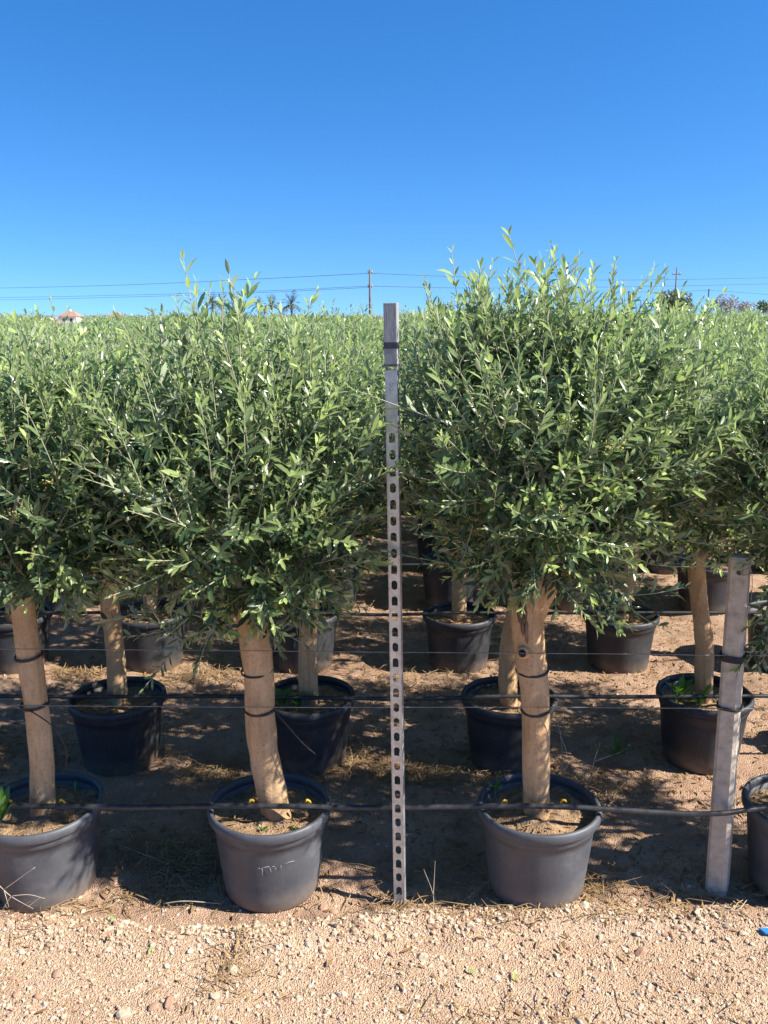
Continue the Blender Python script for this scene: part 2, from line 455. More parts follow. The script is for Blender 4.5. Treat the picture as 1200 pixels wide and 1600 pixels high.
gx, gy = axis(-3.2, 3.2, 0.02, -4000, 4000), axis(1.4, 7.0, 0.02, -60, 6000)
GX, GY = np.meshgrid(gx, gy, indexing='ij')
GZ = ground_h(GX, GY)
zone = 1 / (1 + np.exp((GY - edge_y(GX) - 0.06 * fbm(GX * 14, GY * 14, 3)) / 0.03))
g = Geo()
nx, ny = len(gx), len(gy)
i, j = np.meshgrid(np.arange(nx - 1), np.arange(ny - 1), indexing='ij')
gq = np.stack([i * ny + j, (i + 1) * ny + j, (i + 1) * ny + j + 1, i * ny + j + 1], -1).reshape(-1, 4)
zc = np.zeros((nx * ny, 4)); zc[:, 0] = zone.ravel(); zc[:, 3] = 1
g.add(np.stack([GX, GY, GZ], -1).reshape(-1, 3), quads=gq, col=zc)
ground = link('ground', g.mesh('ground', M['ground'], attr='zone'))
tag(ground, kind='structure')

ICO_V = unit(np.array([(-1, 1.618, 0), (1, 1.618, 0), (-1, -1.618, 0), (1, -1.618, 0), (0, -1, 1.618), (0, 1, 1.618), (0, -1, -1.618), (0, 1, -1.618),
                       (1.618, 0, -1), (1.618, 0, 1), (-1.618, 0, -1), (-1.618, 0, 1)]))
ICO_T = np.array([(0, 11, 5), (0, 5, 1), (0, 1, 7), (0, 7, 10), (0, 10, 11), (1, 5, 9), (5, 11, 4), (11, 10, 2), (10, 7, 6), (7, 1, 8),
                  (3, 9, 4), (3, 4, 2), (3, 2, 6), (3, 6, 8), (3, 8, 9), (4, 9, 5), (2, 4, 11), (6, 2, 10), (8, 6, 7), (9, 8, 1)])
OCT_V = np.array([(1, 0, 0), (-1, 0, 0), (0, 1, 0), (0, -1, 0), (0, 0, 1), (0, 0, -1)], float)
OCT_T = np.array([(0, 2, 4), (2, 1, 4), (1, 3, 4), (3, 0, 4), (2, 0, 5), (1, 2, 5), (3, 1, 5), (0, 3, 5)])


def rot_z(a):
    c, s = np.cos(a), np.sin(a); o = np.zeros_like(a); l = np.ones_like(a)
    return np.stack([np.stack([c, -s, o], -1), np.stack([s, c, o], -1), np.stack([o, o, l], -1)], -2)


STONES = np.array([(0.55, 0.42, 0.30), (0.60, 0.49, 0.37), (0.47, 0.335, 0.24), (0.47, 0.38, 0.275), (0.40, 0.28, 0.19), (0.45, 0.40, 0.35), (0.38, 0.235, 0.165), (0.49, 0.41, 0.31)])


def stone_cols(n, p=(.26, .2, .2, .07, .12, .05, .05, .05)):
    c = STONES[rng.choice(8, n, p=p)] * (0.85 + 0.3 * rng.random((n, 1)))
    return np.concatenate([c, np.ones((n, 1))], 1)


def pebbles(pos, size, base_v, base_t, geo, p=None):
    n = len(pos); k = len(base_v)
    sh = base_v[None] * (1 + 0.28 * rng.standard_normal((n, k, 1))) * (np.array([1, 1, .7]) * (0.7 + 0.6 * rng.random((n, 3))))[:, None]
    sh = np.einsum('nij,nkj->nki', rot_z(rng.random(n) * 6.28), sh) * size[:, None, None]
    V = sh + pos[:, None]
    T = base_t[None] + (np.arange(n) * k)[:, None, None]
    c = np.repeat(stone_cols(n) if p is None else stone_cols(n, p), k, 0)
    geo.add(V.reshape(-1, 3), tris=T.reshape(-1, 3), col=c)


# fine gravel: tens of thousands of grains, one part of the ground
gg = Geo()
n = 52000
x = rng.uniform(-1.9, 1.9, n); y = rng.uniform(1.75, 2.75, n)
keep = (y < edge_y(x) + 0.05 * rng.standard_normal(n) + 0.03) & (fbm(x * 3.1 + 2, y * 3.1 + 8, 3) * 3.2 + .45 + .9 * np.exp(-((y - edge_y(x) + .05) / .12) ** 2) > rng.random(n))
x, y = x[keep], y[keep]
s = 0.0014 + 0.0026 * rng.random(len(x)) ** 2.5
pebbles(np.stack([x, y, ground_h(x, y) + s * .15], -1), s, OCT_V, OCT_T, gg)
n = 9000
x = rng.uniform(-1.9, 1.9, n); y = 1.75 + (rng.random(n) ** 0.75) * 0.95
keep = y < edge_y(x) + 0.05 * rng.standard_normal(n) + 0.02
x, y = x[keep], y[keep]
s = 0.0034 + 0.0045 * rng.random(len(x)) ** 2.2
pebbles(np.stack([x, y, ground_h(x, y) + s * .2], -1), s, ICO_V, ICO_T, gg)
n = 2600        # stony rim where the road meets the bed
x = rng.uniform(-1.9, 1.9, n); y = edge_y(x) - .16 * rng.random(n) ** 1.3 + .03
keep = fbm(x * 4 + 30, y * 4 + 2, 3) * 3 + .5 > rng.random(n); x, y = x[keep], y[keep]
s = 0.0035 + 0.0075 * rng.random(len(x)) ** 2.4
pebbles(np.stack([x, y, ground_h(x, y) + s * .3], -1), s, ICO_V, ICO_T, gg, (.22, .22, .16, .12, .08, .05, .07, .08))
n = 5000        # scattered grit in the bed under the trees
x = rng.uniform(-3, 3, n); y = rng.uniform(2.5, 6.5, n)
s = 0.003 + 0.007 * rng.random(n) ** 3
pebbles(np.stack([x, y, ground_h(x, y) + s * .2], -1), s, OCT_V, OCT_T, gg, (.2, .1, .3, .05, .2, .1, .05, 0))
gravel = link('gravel', gg.mesh('gravel', M['stone'], smooth=False, attr='stone'), ground)
tag(gravel, kind='stuff')

# larger stones one by one, some where the photograph shows them
stone_meshes = []


def subdivide(v, t):
    v = [tuple(p) for p in v]; mid = {}; out = []
    def m_(a, b):
        k = (min(a, b), max(a, b))
        if k not in mid:
            mid[k] = len(v); v.append(tuple(unit((np.array(v[a]) + np.array(v[b])) / 2)))
        return mid[k]
    for a, b, c in t:
        ab, bc, ca = m_(a, b), m_(b, c), m_(c, a)
        out += [(a, ab, ca), (b, bc, ab), (c, ca, bc), (ab, bc, ca)]
    return np.array(v), np.array(out)


ICO2_V, ICO2_T = subdivide(ICO_V, ICO_T)

for k in range(24):
    gs = Geo()
    # a pebble: a ball cut by a few random planes, so that it has worn facets
    vv = ICO2_V.copy()
    for q in range(9):
        nrm = unit(rng.standard_normal(3)); lim = rng.uniform(.58, .9); dd = vv @ nrm
        vv = vv - np.maximum(dd - lim, 0)[:, None] * nrm
    vv = vv * (1 + .04 * rng.standard_normal((len(vv), 1))) * np.array([1, rng.uniform(.6, .9), rng.uniform(.45, .7)])
    c = STONES[[3, 7, 1, 0, 3, 2, 1, 7, 6, 6, 0, 5][k % 12]] * (0.9 + .2 * rng.random())
    gs.add(vv, tris=ICO2_T, col=(*c, 1))
    stone_meshes.append(gs.mesh('stone', M['stone'], smooth=False, attr='stone'))
spots = [(660, 1497, 13, 7), (606, 1468, 10, 0), (689, 1500, 7, 1), (672, 1513, 7, 2), (512, 1440, 7, 1), (505, 1420, 13, 8), (522, 1427, 9, 9), (610, 1428, 10, 7),
         (537, 1556, 8, 3), (520, 1560, 6, 7), (556, 1560, 5, 0), (718, 1600, 7, 1), (775, 1530, 9, 7), (776, 1385, 9, 9), (885, 1420, 9, 8), (912, 1421, 12, 7), (900, 1424, 9, 3),
         (364, 1520, 12, 7), (338, 1562, 11, 3), (260, 1513, 8, 7), (33, 1487, 8, 0), (90, 1524, 11, 9), (195, 1588, 15, 1), (265, 1572, 14, 8), (240, 1577, 11, 9), (190, 1455, 7, 7),
         (130, 1425, 7, 7), (117, 1433, 7, 0), (165, 1400, 9, 8), (153, 1414, 6, 9), (185, 1405, 9, 1), (950, 1493, 9, 9), (1000, 1490, 14, 8), (1065, 1390, 13, 8), (1060, 1407, 9, 5),
         (1090, 1430, 8, 7), (1160, 1465, 11, 3), (1075, 1385, 8, 2), (870, 1498, 7, 1), (1040, 1465, 8, 8), (690, 1570, 7, 5), (980, 1590, 7, 1), (620, 1380, 6, 5), (630, 1408, 8, 2),
         (850, 1600, 8, 1), (570, 1447, 6, 3), (735, 1452, 9, 7), (755, 1470, 7, 1), (680, 1470, 7, 2), (720, 1455, 6, 5), (800, 1440, 6, 3), (1175, 1500, 7, 1), (430, 1465, 6, 0), (400, 1500, 6, 2),
         (990, 1405, 7, 7), (1020, 1418, 7, 1), (1140, 1425, 8, 0), (60, 1560, 9, 9), (20, 1530, 7, 8), (25, 1555, 8, 9), (100, 1590, 8, 0)]
for px, py, r, k in spots:
    p = on_ground(px, py)
    z = float(ground_h(np.array(p[0]), np.array(p[1])))
    r_ = r / F_PX * 2.9 * .82
    link('stone', stone_meshes[k], ground, (p[0], p[1], z + r_ * .08), (rng.uniform(-.3, .3), rng.uniform(-.3, .3), rng.uniform(0, 6)), r_)
for k in range(230):
    x = rng.uniform(-1.5, 1.5); y = 1.95 + 0.7 * rng.random() ** .7
    if k > 190:
        x, y = rng.uniform(-2, 2), rng.uniform(2.6, 4.5)
    z = float(ground_h(np.array(x), np.array(y)))
    r_ = 0.0065 + 0.0085 * rng.random() ** 2
    link('stone', stone_meshes[int(rng.integers(24))], ground, (x, y, z + r_ * .05), (rng.uniform(-.4, .4), rng.uniform(-.4, .4), rng.uniform(0, 6)), r_)


# ------------------------------------------------------------------ olive trees: generators
def leaves(geo, P, D, Nn, Ln, W, shade, youth, m=0, fine=True, curl=None):
    """many lance-shaped leaves; D along the leaf, Nn its upper side"""
    P, D = np.asarray(P), unit(D)
    Nn = unit(Nn - D * np.sum(Nn * D, 1, keepdims=True))
    B = np.cross(D, Nn)
    n = len(P)
    cu = (0.10 * rng.standard_normal(n) - 0.10 if curl is None else curl)[:, None]
    Ln, W = Ln[:, None], W[:, None]

    def pt(t, w, lift):
        return P + D * Ln * t + B * W * w + Nn * (Ln * cu * t * t * 1.2 + W * lift)
    if fine:
        vs = [pt(0, 0, 0), pt(.30, -.42, .13), pt(.30, 0, 0), pt(.30, .42, .13), pt(.68, -.46, .15), pt(.68, 0, 0), pt(.68, .46, .15), pt(1, 0, 0)]
        tri = np.array([(0, 2, 1), (0, 3, 2), (4, 5, 7), (5, 6, 7)]); quad = np.array([(1, 2, 5, 4), (2, 3, 6, 5)])
    else:
        vs = [pt(0, 0, 0), pt(.35, -.46, .1), pt(.35, .46, .1), pt(.72, -.40, .1), pt(.72, .40, .1), pt(1, 0, 0)]
        tri = np.array([(0, 2, 1), (3, 4, 5)]); quad = np.array([(1, 2, 4, 3)])
    k = len(vs)
    V = np.stack(vs, 1).reshape(-1, 3)
    off = (np.arange(n) * k)[:, None, None]
    c = np.zeros((n, 4)); c[:, 0] = shade; c[:, 1] = youth; c[:, 3] = 1
    geo.add(V, tris=(tri[None] + off).reshape(-1, 3), quads=(quad[None] + off).reshape(-1, 4), m=m, col=np.repeat(c, k, 0))


def shoot(p, d, length, rg, vigour=1.0, bare=0.0, lscale=1.0, f=.5):
    """a leafy shoot: its stem path and its leaves (opposite pairs turning by a right angle)"""
    m = 6
    d = unit(d)
    bend = 0.18 * rg.standard_normal(3); bend[2] = abs(bend[2]) * 0.8 + 0.10 * vigour
    t = np.linspace(0, 1, m)[:, None]
    path = p + d * length * t + bend * length * t * t * .7
    lscale = lscale * rg.uniform(.76, 1.22)
    sp = 0.0165 * (0.85 + .4 * rg.random()) * lscale
    npair = max(3, int(length * (1 - bare) / sp))
    u = np.linspace(bare + .04, 1.0, npair)
    idx = np.clip(u * (m - 1), 0, m - 1.001); ii = idx.astype(int); ff = (idx - ii)[:, None]
    pos = path[ii] * (1 - ff) + path[ii + 1] * ff
    T = unit(path[ii + 1] - path[ii])
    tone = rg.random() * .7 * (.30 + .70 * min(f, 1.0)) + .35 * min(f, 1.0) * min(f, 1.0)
    fresh = .25 + .75 * rg.random()
    ref = unit(rg.standard_normal(3))
    A = unit(np.cross(T, ref)); Bv = np.cross(T, A)
    ph0 = rg.random() * 6.28
    out = []
    for sgn in (1, -1):
        ang = ph0 + np.arange(npair) * 1.5708 + rg.normal(0, .25, npair)
        side = (A * np.cos(ang)[:, None] + Bv * np.sin(ang)[:, None]) * sgn
        open_ = np.radians(52 - 34 * u ** 3 + rg.normal(0, 9, npair))[:, None]
        D = T * np.cos(open_) + side * np.sin(open_)
        Nn = T * np.sin(open_) - side * np.cos(open_) + 0.35 * rg.standard_normal((npair, 3)) + np.array([0, 0, max(0, 1.0 - 1.3 * f)])
        L_ = (0.0425 + 0.010 * rg.standard_normal(npair)) * (1.0 - 0.42 * u ** 4) * lscale
        L_ = np.clip(L_, 0.016, 0.066)
        W_ = L_ * (0.255 + 0.06 * rg.random(npair))
        young = np.clip(np.clip((u - 0.55) / 0.40, 0, 1) ** .8 * fresh + .30 * max(0, min(f, 1.0)) * rg.random(npair), 0, 1)
        keep = rg.random(npair) > 0.07
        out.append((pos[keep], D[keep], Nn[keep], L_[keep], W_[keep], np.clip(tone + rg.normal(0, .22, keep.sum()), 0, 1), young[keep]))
    return path, [np.concatenate([o[q] for o in out]) for q in range(7)]


def in_crown(rg, n, c, r, zb, zt, shell=0.9):
    """points through an egg-shaped crown, denser towards its outside"""
    v = unit(rg.standard_normal((n, 3))); rad = rg.random(n)[:, None] ** (1 / (3.0 + shell))
    p = v * rad
    z = zb + (p[:, 2] + 1) / 2 * (zt - zb)
    f = (z - zb) / (zt - zb)
    w = 0.80 + 0.28 * np.sin(np.clip(f, 0, 1) * math.pi) + 0.16 * (f - .35)
    lump = 1 + 0.16 * np.sin(np.arctan2(p[:, 1], p[:, 0]) * 3 + z * 5 + c[0] * 9)
    return np.stack([c[0] + p[:, 0] * r[0] * w * lump, c[1] + p[:, 1] * r[1] * w * lump, z], -1)


def grow(seed, trunk_path, trunk_r, crown_c, crown_r, zb, zt, n_shoots=380, leaders=(), n_limbs=7, singles=0, fine=True, flowers=8, low=(), lscale=1.0, avoid=None):
    """all parts of one olive tree in its own coordinates -> dict of meshes"""
    rg = np.random.default_rng(seed)
    res = {}
    tp = smooth_path(trunk_path, 22)
    fr = np.linspace(0, 1, 22)
    rad = np.interp(fr, np.linspace(0, 1, len(trunk_r)), trunk_r) * (1 + 0.025 * rg.standard_normal(22))
    rad[0] *= 1.10; rad[-1] *= .8
    gt = Geo()
    nr, ns = 46, 26
    tf = smooth_path(trunk_path, nr); rf = np.interp(np.linspace(0, 1, nr), fr, rad)
    V, t, q = tube(tf, rf, ns)
    ang, zz = np.tile(np.arange(ns) / ns, nr), np.repeat(np.arange(nr) / nr, ns)
    ring = np.stack([np.cos(ang * 6.283), np.sin(ang * 6.283)], -1)
    disp = 0.16 * fbm(ring[:, 0] * 1.3 + seed, zz * 7 + ring[:, 1] * 1.3, 3) + 0.07 * fbm(ring[:, 0] * 5 + seed, zz * 5 + ring[:, 1] * 5, 2)
    for _ in range(5):
        ka, kz, kh, kw = rg.random(), rg.random(), rg.uniform(.06, .16), rg.uniform(.03, .06)
        da = np.minimum(np.abs(ang - ka), 1 - np.abs(ang - ka))
        disp += kh * np.exp(-((da / .07) ** 2 + ((zz - kz) / kw) ** 2))
    cen = np.repeat(tf, ns, 0)
    V[:nr * ns] = cen + (V[:nr * ns] - cen) * (1 + disp)[:, None]
    gt.add(V, t, q)
    res['trunk'] = gt.mesh('trunk', M['trunk'])
    top = tp[-1]
    C = np.array([crown_c[0], crown_c[1], (zb + zt) / 2])
    gb = Geo()
    nodes = []
    for k in range(n_limbs):
        a = (k + rg.random() * .6) / n_limbs * 2 * math.pi
        rr = 0.38 + 0.35 * rg.random()
        end = np.array([crown_c[0] + math.cos(a) * crown_r[0] * rr, crown_c[1] + math.sin(a) * crown_r[1] * rr, zb + (zt - zb) * (0.40 + 0.42 * rg.random())])
        st = top - np.array([0, 0, .03 + .08 * rg.random()])
        mid = st * .55 + end * .45 + np.array([math.cos(a) * .05, math.sin(a) * .05, .02]) + rg.normal(0, .025, 3)
        lp = smooth_path([st, mid, end], 9)
        gb.add(*tube(lp, np.linspace(0.012 + .010 * rg.random(), 0.005, 9), 6, cap=False), m=0)
        nodes.extend(lp[2:])
    tg = in_crown(rg, n_shoots, crown_c, crown_r, zb, zt)
    tg = np.vstack([tg] + [np.array(low).reshape(-1, 3)]) if len(low) else tg
    if avoid is not None:      # nothing grows across the steel pole that stands before the row
        tg = tg[~((np.abs(tg[:, 0] - avoid) < .15) & (tg[:, 1] < .14))]
    order = np.argsort(np.linalg.norm(tg - top, axis=1))
    NA = np.zeros((len(nodes) + 2 * len(tg) + 4, 3)); NA[:len(nodes)] = nodes; nn_ = len(nodes)
    made = []
    for w in order:
        p = tg[w]
        Na = NA[:nn_]
        dist = np.linalg.norm(Na - p, axis=1) + 0.6 * np.maximum(Na[:, 2] - p[2], 0)
        b = Na[int(np.argmin(dist))]
        ln = np.linalg.norm(p - b)
        ctl = (b + p) / 2 + np.array([0, 0, -0.10 * ln + .02 * rg.standard_normal()]) + rg.normal(0, .04, 3) * ln
        tw = smooth_path([b, ctl, p], 5)
        r0 = min(0.0048, 0.0022 + 0.010 * ln)
        gb.add(*tube(tw, np.linspace(r0, 0.0019, 5), 4, cap=False), m=1)
        NA[nn_] = tw[2]; NA[nn_ + 1] = tw[4]; nn_ += 2
        f = (p[2] - zb) / (zt - zb)
        out = p - C; out[2] *= 0.4
        d = unit(out) * (0.95 - 0.62 * f) + np.array([0, 0, -0.12 + 1.25 * f]) + unit(tw[4] - tw[3]) * 0.35 + rg.normal(0, .30, 3)
        ln_ = (0.10 + 0.10 * rg.random()) * (1 + .25 * f)
        made.append((p, d, ln_, f, tw))
    for lp in leaders:          # long shoots that stand above the crown
        p = np.array(lp[:3], float); b = NA[int(np.argmin(np.linalg.norm(NA[:nn_] - p, axis=1)))]
        gb.add(*tube(smooth_path([b, (b + p) / 2, p], 4), [.0035, .003, .0027, .0024], 4, cap=False), m=1)
        made.append((p, np.array([rg.normal(0, .10), rg.normal(0, .10), 1.0]), lp[3], 1.2, None))
    score = np.array([-1.2 * (mm[0][1] - crown_c[1]) / crown_r[1] + 0.5 * mm[3] + 0.4 * rg.random() + (3 if mm[3] > 1.1 else 0) for mm in made])
    own = set(np.argsort(-score)[:singles].tolist())
    acc, res['shoots'] = [], []
    for k, (p, d, ln_, f, tw) in enumerate(made):
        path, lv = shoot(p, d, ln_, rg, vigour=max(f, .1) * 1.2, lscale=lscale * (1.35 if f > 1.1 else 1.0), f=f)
        stem = tube(path, np.linspace(0.0019, 0.0011, len(path)), 4, cap=False)
        if k in own:
            gs = Geo(); o = path[0]
            leaves(gs, lv[0] - o, lv[1], lv[2], lv[3], lv[4], lv[5], lv[6], m=0, fine=fine)
            gs.add(stem[0] - o, None, stem[2], m=1)
            res['shoots'].append((gs.mesh('shoot', [M['leaf'], M['twig']], attr='leaf'), tuple(o)))
        else:
            acc.append(lv); gb.add(*stem, m=1)
        if tw is not None:       # older leaves back along the twig
            u = rg.uniform(.15, 1, 11); ii = np.clip((u * 4).astype(int), 0, 3)
            pos = tw[ii] + (tw[ii + 1] - tw[ii]) * (u * 4 - ii)[:, None]
            T = unit(tw[ii + 1] - tw[ii]); sd = unit(np.cross(T, rg.standard_normal((11, 3))))
            acc.append([pos, T * .6 + sd, T - sd * .4 + np.array([0, 0, .5]), np.clip(rg.normal(.042, .009, 11), .02, .06) * lscale, np.full(11, .0115) * lscale, rg.random(11) * .6, np.zeros(11)])
    A = [np.concatenate([a[q] for a in acc]) for q in range(7)]
    gl = Geo()
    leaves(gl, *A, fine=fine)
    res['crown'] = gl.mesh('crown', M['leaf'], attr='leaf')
    res['branches'] = gb.mesh('branches', [M['branch'], M['twig']])
    res['flowers'] = []
    cand = [mm for mm in made if mm[3] < .62]
    for k in range(min(flowers, len(cand))):
        mm = cand[int(rg.integers(len(cand)))]
        res['flowers'].append((FLOWERS[k % len(FLOWERS)], tuple(mm[0] + unit(mm[1]) * .05), (rg.uniform(-.5, .5), rg.uniform(-.5, .5), rg.uniform(0, 6))))
    return res


FLOWERS = []
for k in range(4):
    gf = Geo(); rg = np.random.default_rng(60 + k)
    for s_ in range(5):
        d = unit(np.array([rg.normal(0, .6), rg.normal(0, .6), .8])); e = d * (0.025 + .02 * rg.random())
        gf.add(*tube(np.array([[0, 0, 0], e]), [.0008, .0006], 3, cap=False), m=1)
        for q in range(11):
            p = e * (0.3 + .7 * q / 10) + rg.normal(0, .0045, 3)
            gf.add(OCT_V * (0.0021 + .0008 * rg.random()) + p, OCT_T, m=0)
    FLOWERS.append(gf.mesh('flower_cluster', [M['bloom'], M['twig']]))

# ------------------------------------------------------------------ pots
RIM_Z = 0.335


def pot_meshes(seed, mat='pot'):
    rg = np.random.default_rng(seed)
    a1, a2, p1, p2 = 0.012 + .012 * rg.random(), 0.008 * rg.random(), rg.random() * 6, rg.random() * 6
    wob = lambda a: 1 + a1 * np.cos(2 * a + p1) + a2 * np.cos(3 * a + p2)
    body = [(0.0, 0.004), (0.140, 0.0), (0.158, 0.004), (0.166, 0.016), (0.172, 0.06), (0.1785, 0.12), (0.185, 0.18), (0.1915, 0.24), (0.1945, 0.268), (0.1965, 0.2685), (0.200, 0.2725),
            (0.2025, 0.290), (0.2035, 0.3075), (0.196, 0.3075), (0.192, 0.25), (0.175, 0.10)]
    V, Q = lathe(body, 48, wob)
    g1 = Geo(); g1.add(V, quads=Q)
    rim = [(0.2035, 0.300), (0.2115, 0.299), (0.2155, 0.304), (0.2165, 0.318), (0.2145, 0.329), (0.208, RIM_Z), (0.200, 0.333), (0.1965, 0.325), (0.1955, 0.305), (0.2035, 0.300)]
    V, Q = lathe(rim, 48, wob)
    g2 = Geo(); g2.add(V, quads=Q)
    gs = Geo()
    rr = np.concatenate([[0.001], np.linspace(.02, .188, 12), [0.1925]]); n = 40
    ang = np.arange(n) * 2 * math.pi / n
    R, A = np.meshgrid(rr, ang, indexing='ij')
    X, Y = R * np.cos(A) * wob(A), R * np.sin(A) * wob(A)
    Z = 0.285 + 0.05 * fbm(X * 14 + seed * 3, Y * 14, 4) + 0.012 * np.exp(-(R / .07) ** 2)
    i, j = np.meshgrid(np.arange(len(rr) - 1), np.arange(n), indexing='ij'); k = (j + 1) % n
    gs.add(np.stack([X, Y, Z], -1).reshape(-1, 3), quads=np.stack([i * n + j, (i + 1) * n + j, (i + 1) * n + k, i * n + k], -1).reshape(-1, 4))
    # crumbs and dry bits on the soil
    m_ = 260
    a, r_ = rg.random(m_) * 6.28, .18 * np.sqrt(rg.random(m_))
    px, py = r_ * np.cos(a), r_ * np.sin(a)
    pz = 0.285 + 0.05 * fbm(px * 14 + seed * 3, py * 14, 4) + .001
    for q in range(m_):
        if q % 3:
            gs.add(OCT_V * (0.002 + .004 * rg.random()) * (0.6 + .8 * rg.random(3)) + (px[q], py[q], pz[q] + .001), OCT_T, m=0)
        else:
            d = rg.normal(0, 1, 2); d = d / np.linalg.norm(d) * (.012 + .02 * rg.random()); w = np.array([-d[1], d[0]]) * .12
            gs.add([(px[q] - d[0], py[q] - d[1], pz[q] + .003), (px[q] + w[0], py[q] + w[1], pz[q] + .006), (px[q] + d[0], py[q] + d[1], pz[q] + .004), (px[q] - w[0], py[q] - w[1], pz[q] + .006)], quads=[(0, 1, 2, 3)], m=1)
    return g1.mesh('pot', M[mat]), g2.mesh('rim', M[mat]), gs.mesh('soil', [M['potsoil'], M['straw']])


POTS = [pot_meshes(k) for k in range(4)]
FRONT_POTS = [pot_meshes(10 + k, 'pot_sunlit') for k in range(4)]


def assemble(parts, loc, pot, label, group=None, rotz=0.0, sc=1.0, detail=2, potrot=0.0):
    """a potted olive tree: an Empty at the pot's base with pot > rim, soil, trunk, branches, crown, shoots, flower clusters"""
    root = link('potted_olive_tree', None, None, loc, (0, 0, rotz), sc)
    root.empty_display_size = .1
    tag(root, label, 'olive tree', group)
    if detail >= 1:
        po = link('pot', pot[0], root, rot=(0, 0, potrot)); link('rim', pot[1], po)
        link('soil', pot[2], root, rot=(0, 0, potrot))
    link('trunk', parts['trunk'], root)
    if detail >= 1:
        link('branches', parts['branches'], root)
    c = link('crown', parts['crown'], root); tag(c, kind='stuff')
    if detail >= 2:
        for me, o in parts['shoots']:
            link('shoot', me, root, o)
        for me, o, r in parts['flowers']:
            link('flower_cluster', me, root, o, r)
    return root


def rel(pts, base):
    return [np.asarray(p) - np.asarray(base) for p in pts]


Y1 = 2.76
roots = {}


def front_tree(key, seed, base_px, trunk_px, tr, crown_px, label, **kw):
    bx = at(base_px, 1250, Y1)[0]
    base = np.array([bx, Y1, -0.006])
    tpath = rel([at(px, py, Y1 + dy) for px, py, dy in trunk_px], base)
    tpath.insert(0, tpath[0] + np.array([0, 0, -.07]))
    cx = at(crown_px[0], crown_px[1], Y1)[0] - bx
    zb, zt = at(600, crown_px[3], Y1 - .1)[2], at(600, crown_px[4], Y1)[2]
    lead = [(at(px, py + 56, Y1 + dy)[0] - bx, dy, at(px, py + 56, Y1 + dy)[2], ln * 1.05) for px, py, dy, ln in kw.pop('lead', [])]
    low = [rel([at(px, py, Y1 + dy)], base)[0] for px, py, dy in [(a_, b_, c_ * .75) for a_, b_, c_ in kw.pop('low_px', [])]]
    kw['avoid'] = at(615, 900, 2.65)[0] - bx
    parts = grow(seed, tpath, tr, (cx, kw.pop('cy', 0.0)), crown_px[2], zb, zt, leaders=lead, low=low, **kw)
    roots[key] = assemble(parts, tuple(base), kw_pot[key], label, potrot=seed)
    return roots[key]


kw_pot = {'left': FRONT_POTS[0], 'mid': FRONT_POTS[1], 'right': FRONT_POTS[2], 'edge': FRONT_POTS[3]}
GRP = 'potted olive trees in the nursery rows'
front_tree('mid', 11, 421, [(432, 1275, 0), (420, 1215, 0), (407, 1140, 0), (405, 1060, 0), (396, 980, 0), (388, 925, 0)], [.056, .053, .050, .052, .053, .048],
           (386, 700, (.45, .36), 965, 560), 'potted olive tree with kinked trunk, just left of the perforated steel pole', n_shoots=680, singles=70, lscale=1.1, flowers=10,
           lead=[(316, 500, 0, .22), (378, 500, .05, .19), (310, 480, -.05, .14), (250, 500, .02, .12), (455, 515, 0, .14), (210, 520, .1, .12), (520, 530, .1, .14), (345, 510, -.1, .16), (420, 510, .1, .12), (485, 530, -.1, .14), (280, 500, .1, .13)],
           low_px=[(230, 930, -.25), (260, 985, -.2), (330, 985, -.2), (300, 960, -.25), (285, 1000, -.18), (440, 985, -.14), (455, 960, -.15), (205, 960, -.1), (500, 930, -.1), (350, 940, -.25), (250, 900, -.3), (180, 900, -.2), (530, 900, -.15), (380, 890, -.3), (420, 880, -.3), (360, 850, -.32), (400, 820, -.35), (440, 850, -.3), (470, 830, -.3), (330, 830, -.34), (375, 780, -.35), (420, 760, -.35), (350, 740, -.35), (390, 720, -.36), (445, 900, -.25), (400, 915, -.28)])
front_tree('right', 23, 842, [(838, 1275, 0), (838, 1180, 0), (836, 1090, 0), (828, 1020, 0), (824, 960, 0), (832, 915, 0)], [.052, .047, .047, .052, .056, .050],
           (850, 690, (.49, .37), 905, 500), 'tallest potted olive tree, trunk with knot and dark scar, right of the perforated steel pole', n_shoots=840, singles=80, lscale=1.08, flowers=14,
           lead=[(830, 470, 0, .24), (862, 480, .05, .20), (885, 480, -.05, .18), (750, 500, 0, .18), (770, 480, .1, .16), (720, 510, 0, .15), (800, 470, -.1, .17), (935, 510, 0, .17), (960, 510, .05, .14),
                 (690, 520, 0, .14), (840, 450, .1, .17), (905, 490, .1, .15), (655, 540, 0, .16), (990, 540, 0, .14), (780, 490, -.1, .14), (1020, 570, 0, .16), (740, 500, -.1, .13)],
           low_px=[(985, 930, -.2), (985, 950, -.25), (950, 915, -.25), (920, 920, -.2), (1010, 880, -.2), (1030, 860, -.2), (660, 860, -.15), (630, 860, -.1), (755, 880, -.2), (740, 870, -.25), (905, 880, -.2), (870, 850, -.28), (800, 850, -.3), (840, 840, -.32), (930, 860, -.3), (720, 840, -.3), (1050, 840, -.2), (700, 880, -.1), (690, 850, -.2), (800, 895, -.2), (870, 905, -.2), (835, 885, -.3), (905, 920, -.2), (765, 895, -.15), (935, 925, -.25)])
front_tree('left', 35, 64, [(66, 1262, 0), (66, 1200, 0), (56, 1100, 0), (42, 1000, 0), (34, 920, 0), (34, 880, 0)], [.043, .041, .040, .039, .039, .038],
           (60, 690, (.48, .36), 930, 590), 'potted olive tree with leaning trunk at the left edge, weeds in its pot', n_shoots=620, singles=60, flowers=14, lscale=1.08,
           lead=[(40, 520, 0, .12), (10, 530, 0, .12), (110, 520, .1, .10), (150, 530, 0, .09)],
           low_px=[(5, 860, -.3), (10, 890, -.3), (120, 880, -.25), (180, 890, -.2), (140, 850, -.3), (0, 910, -.3)])
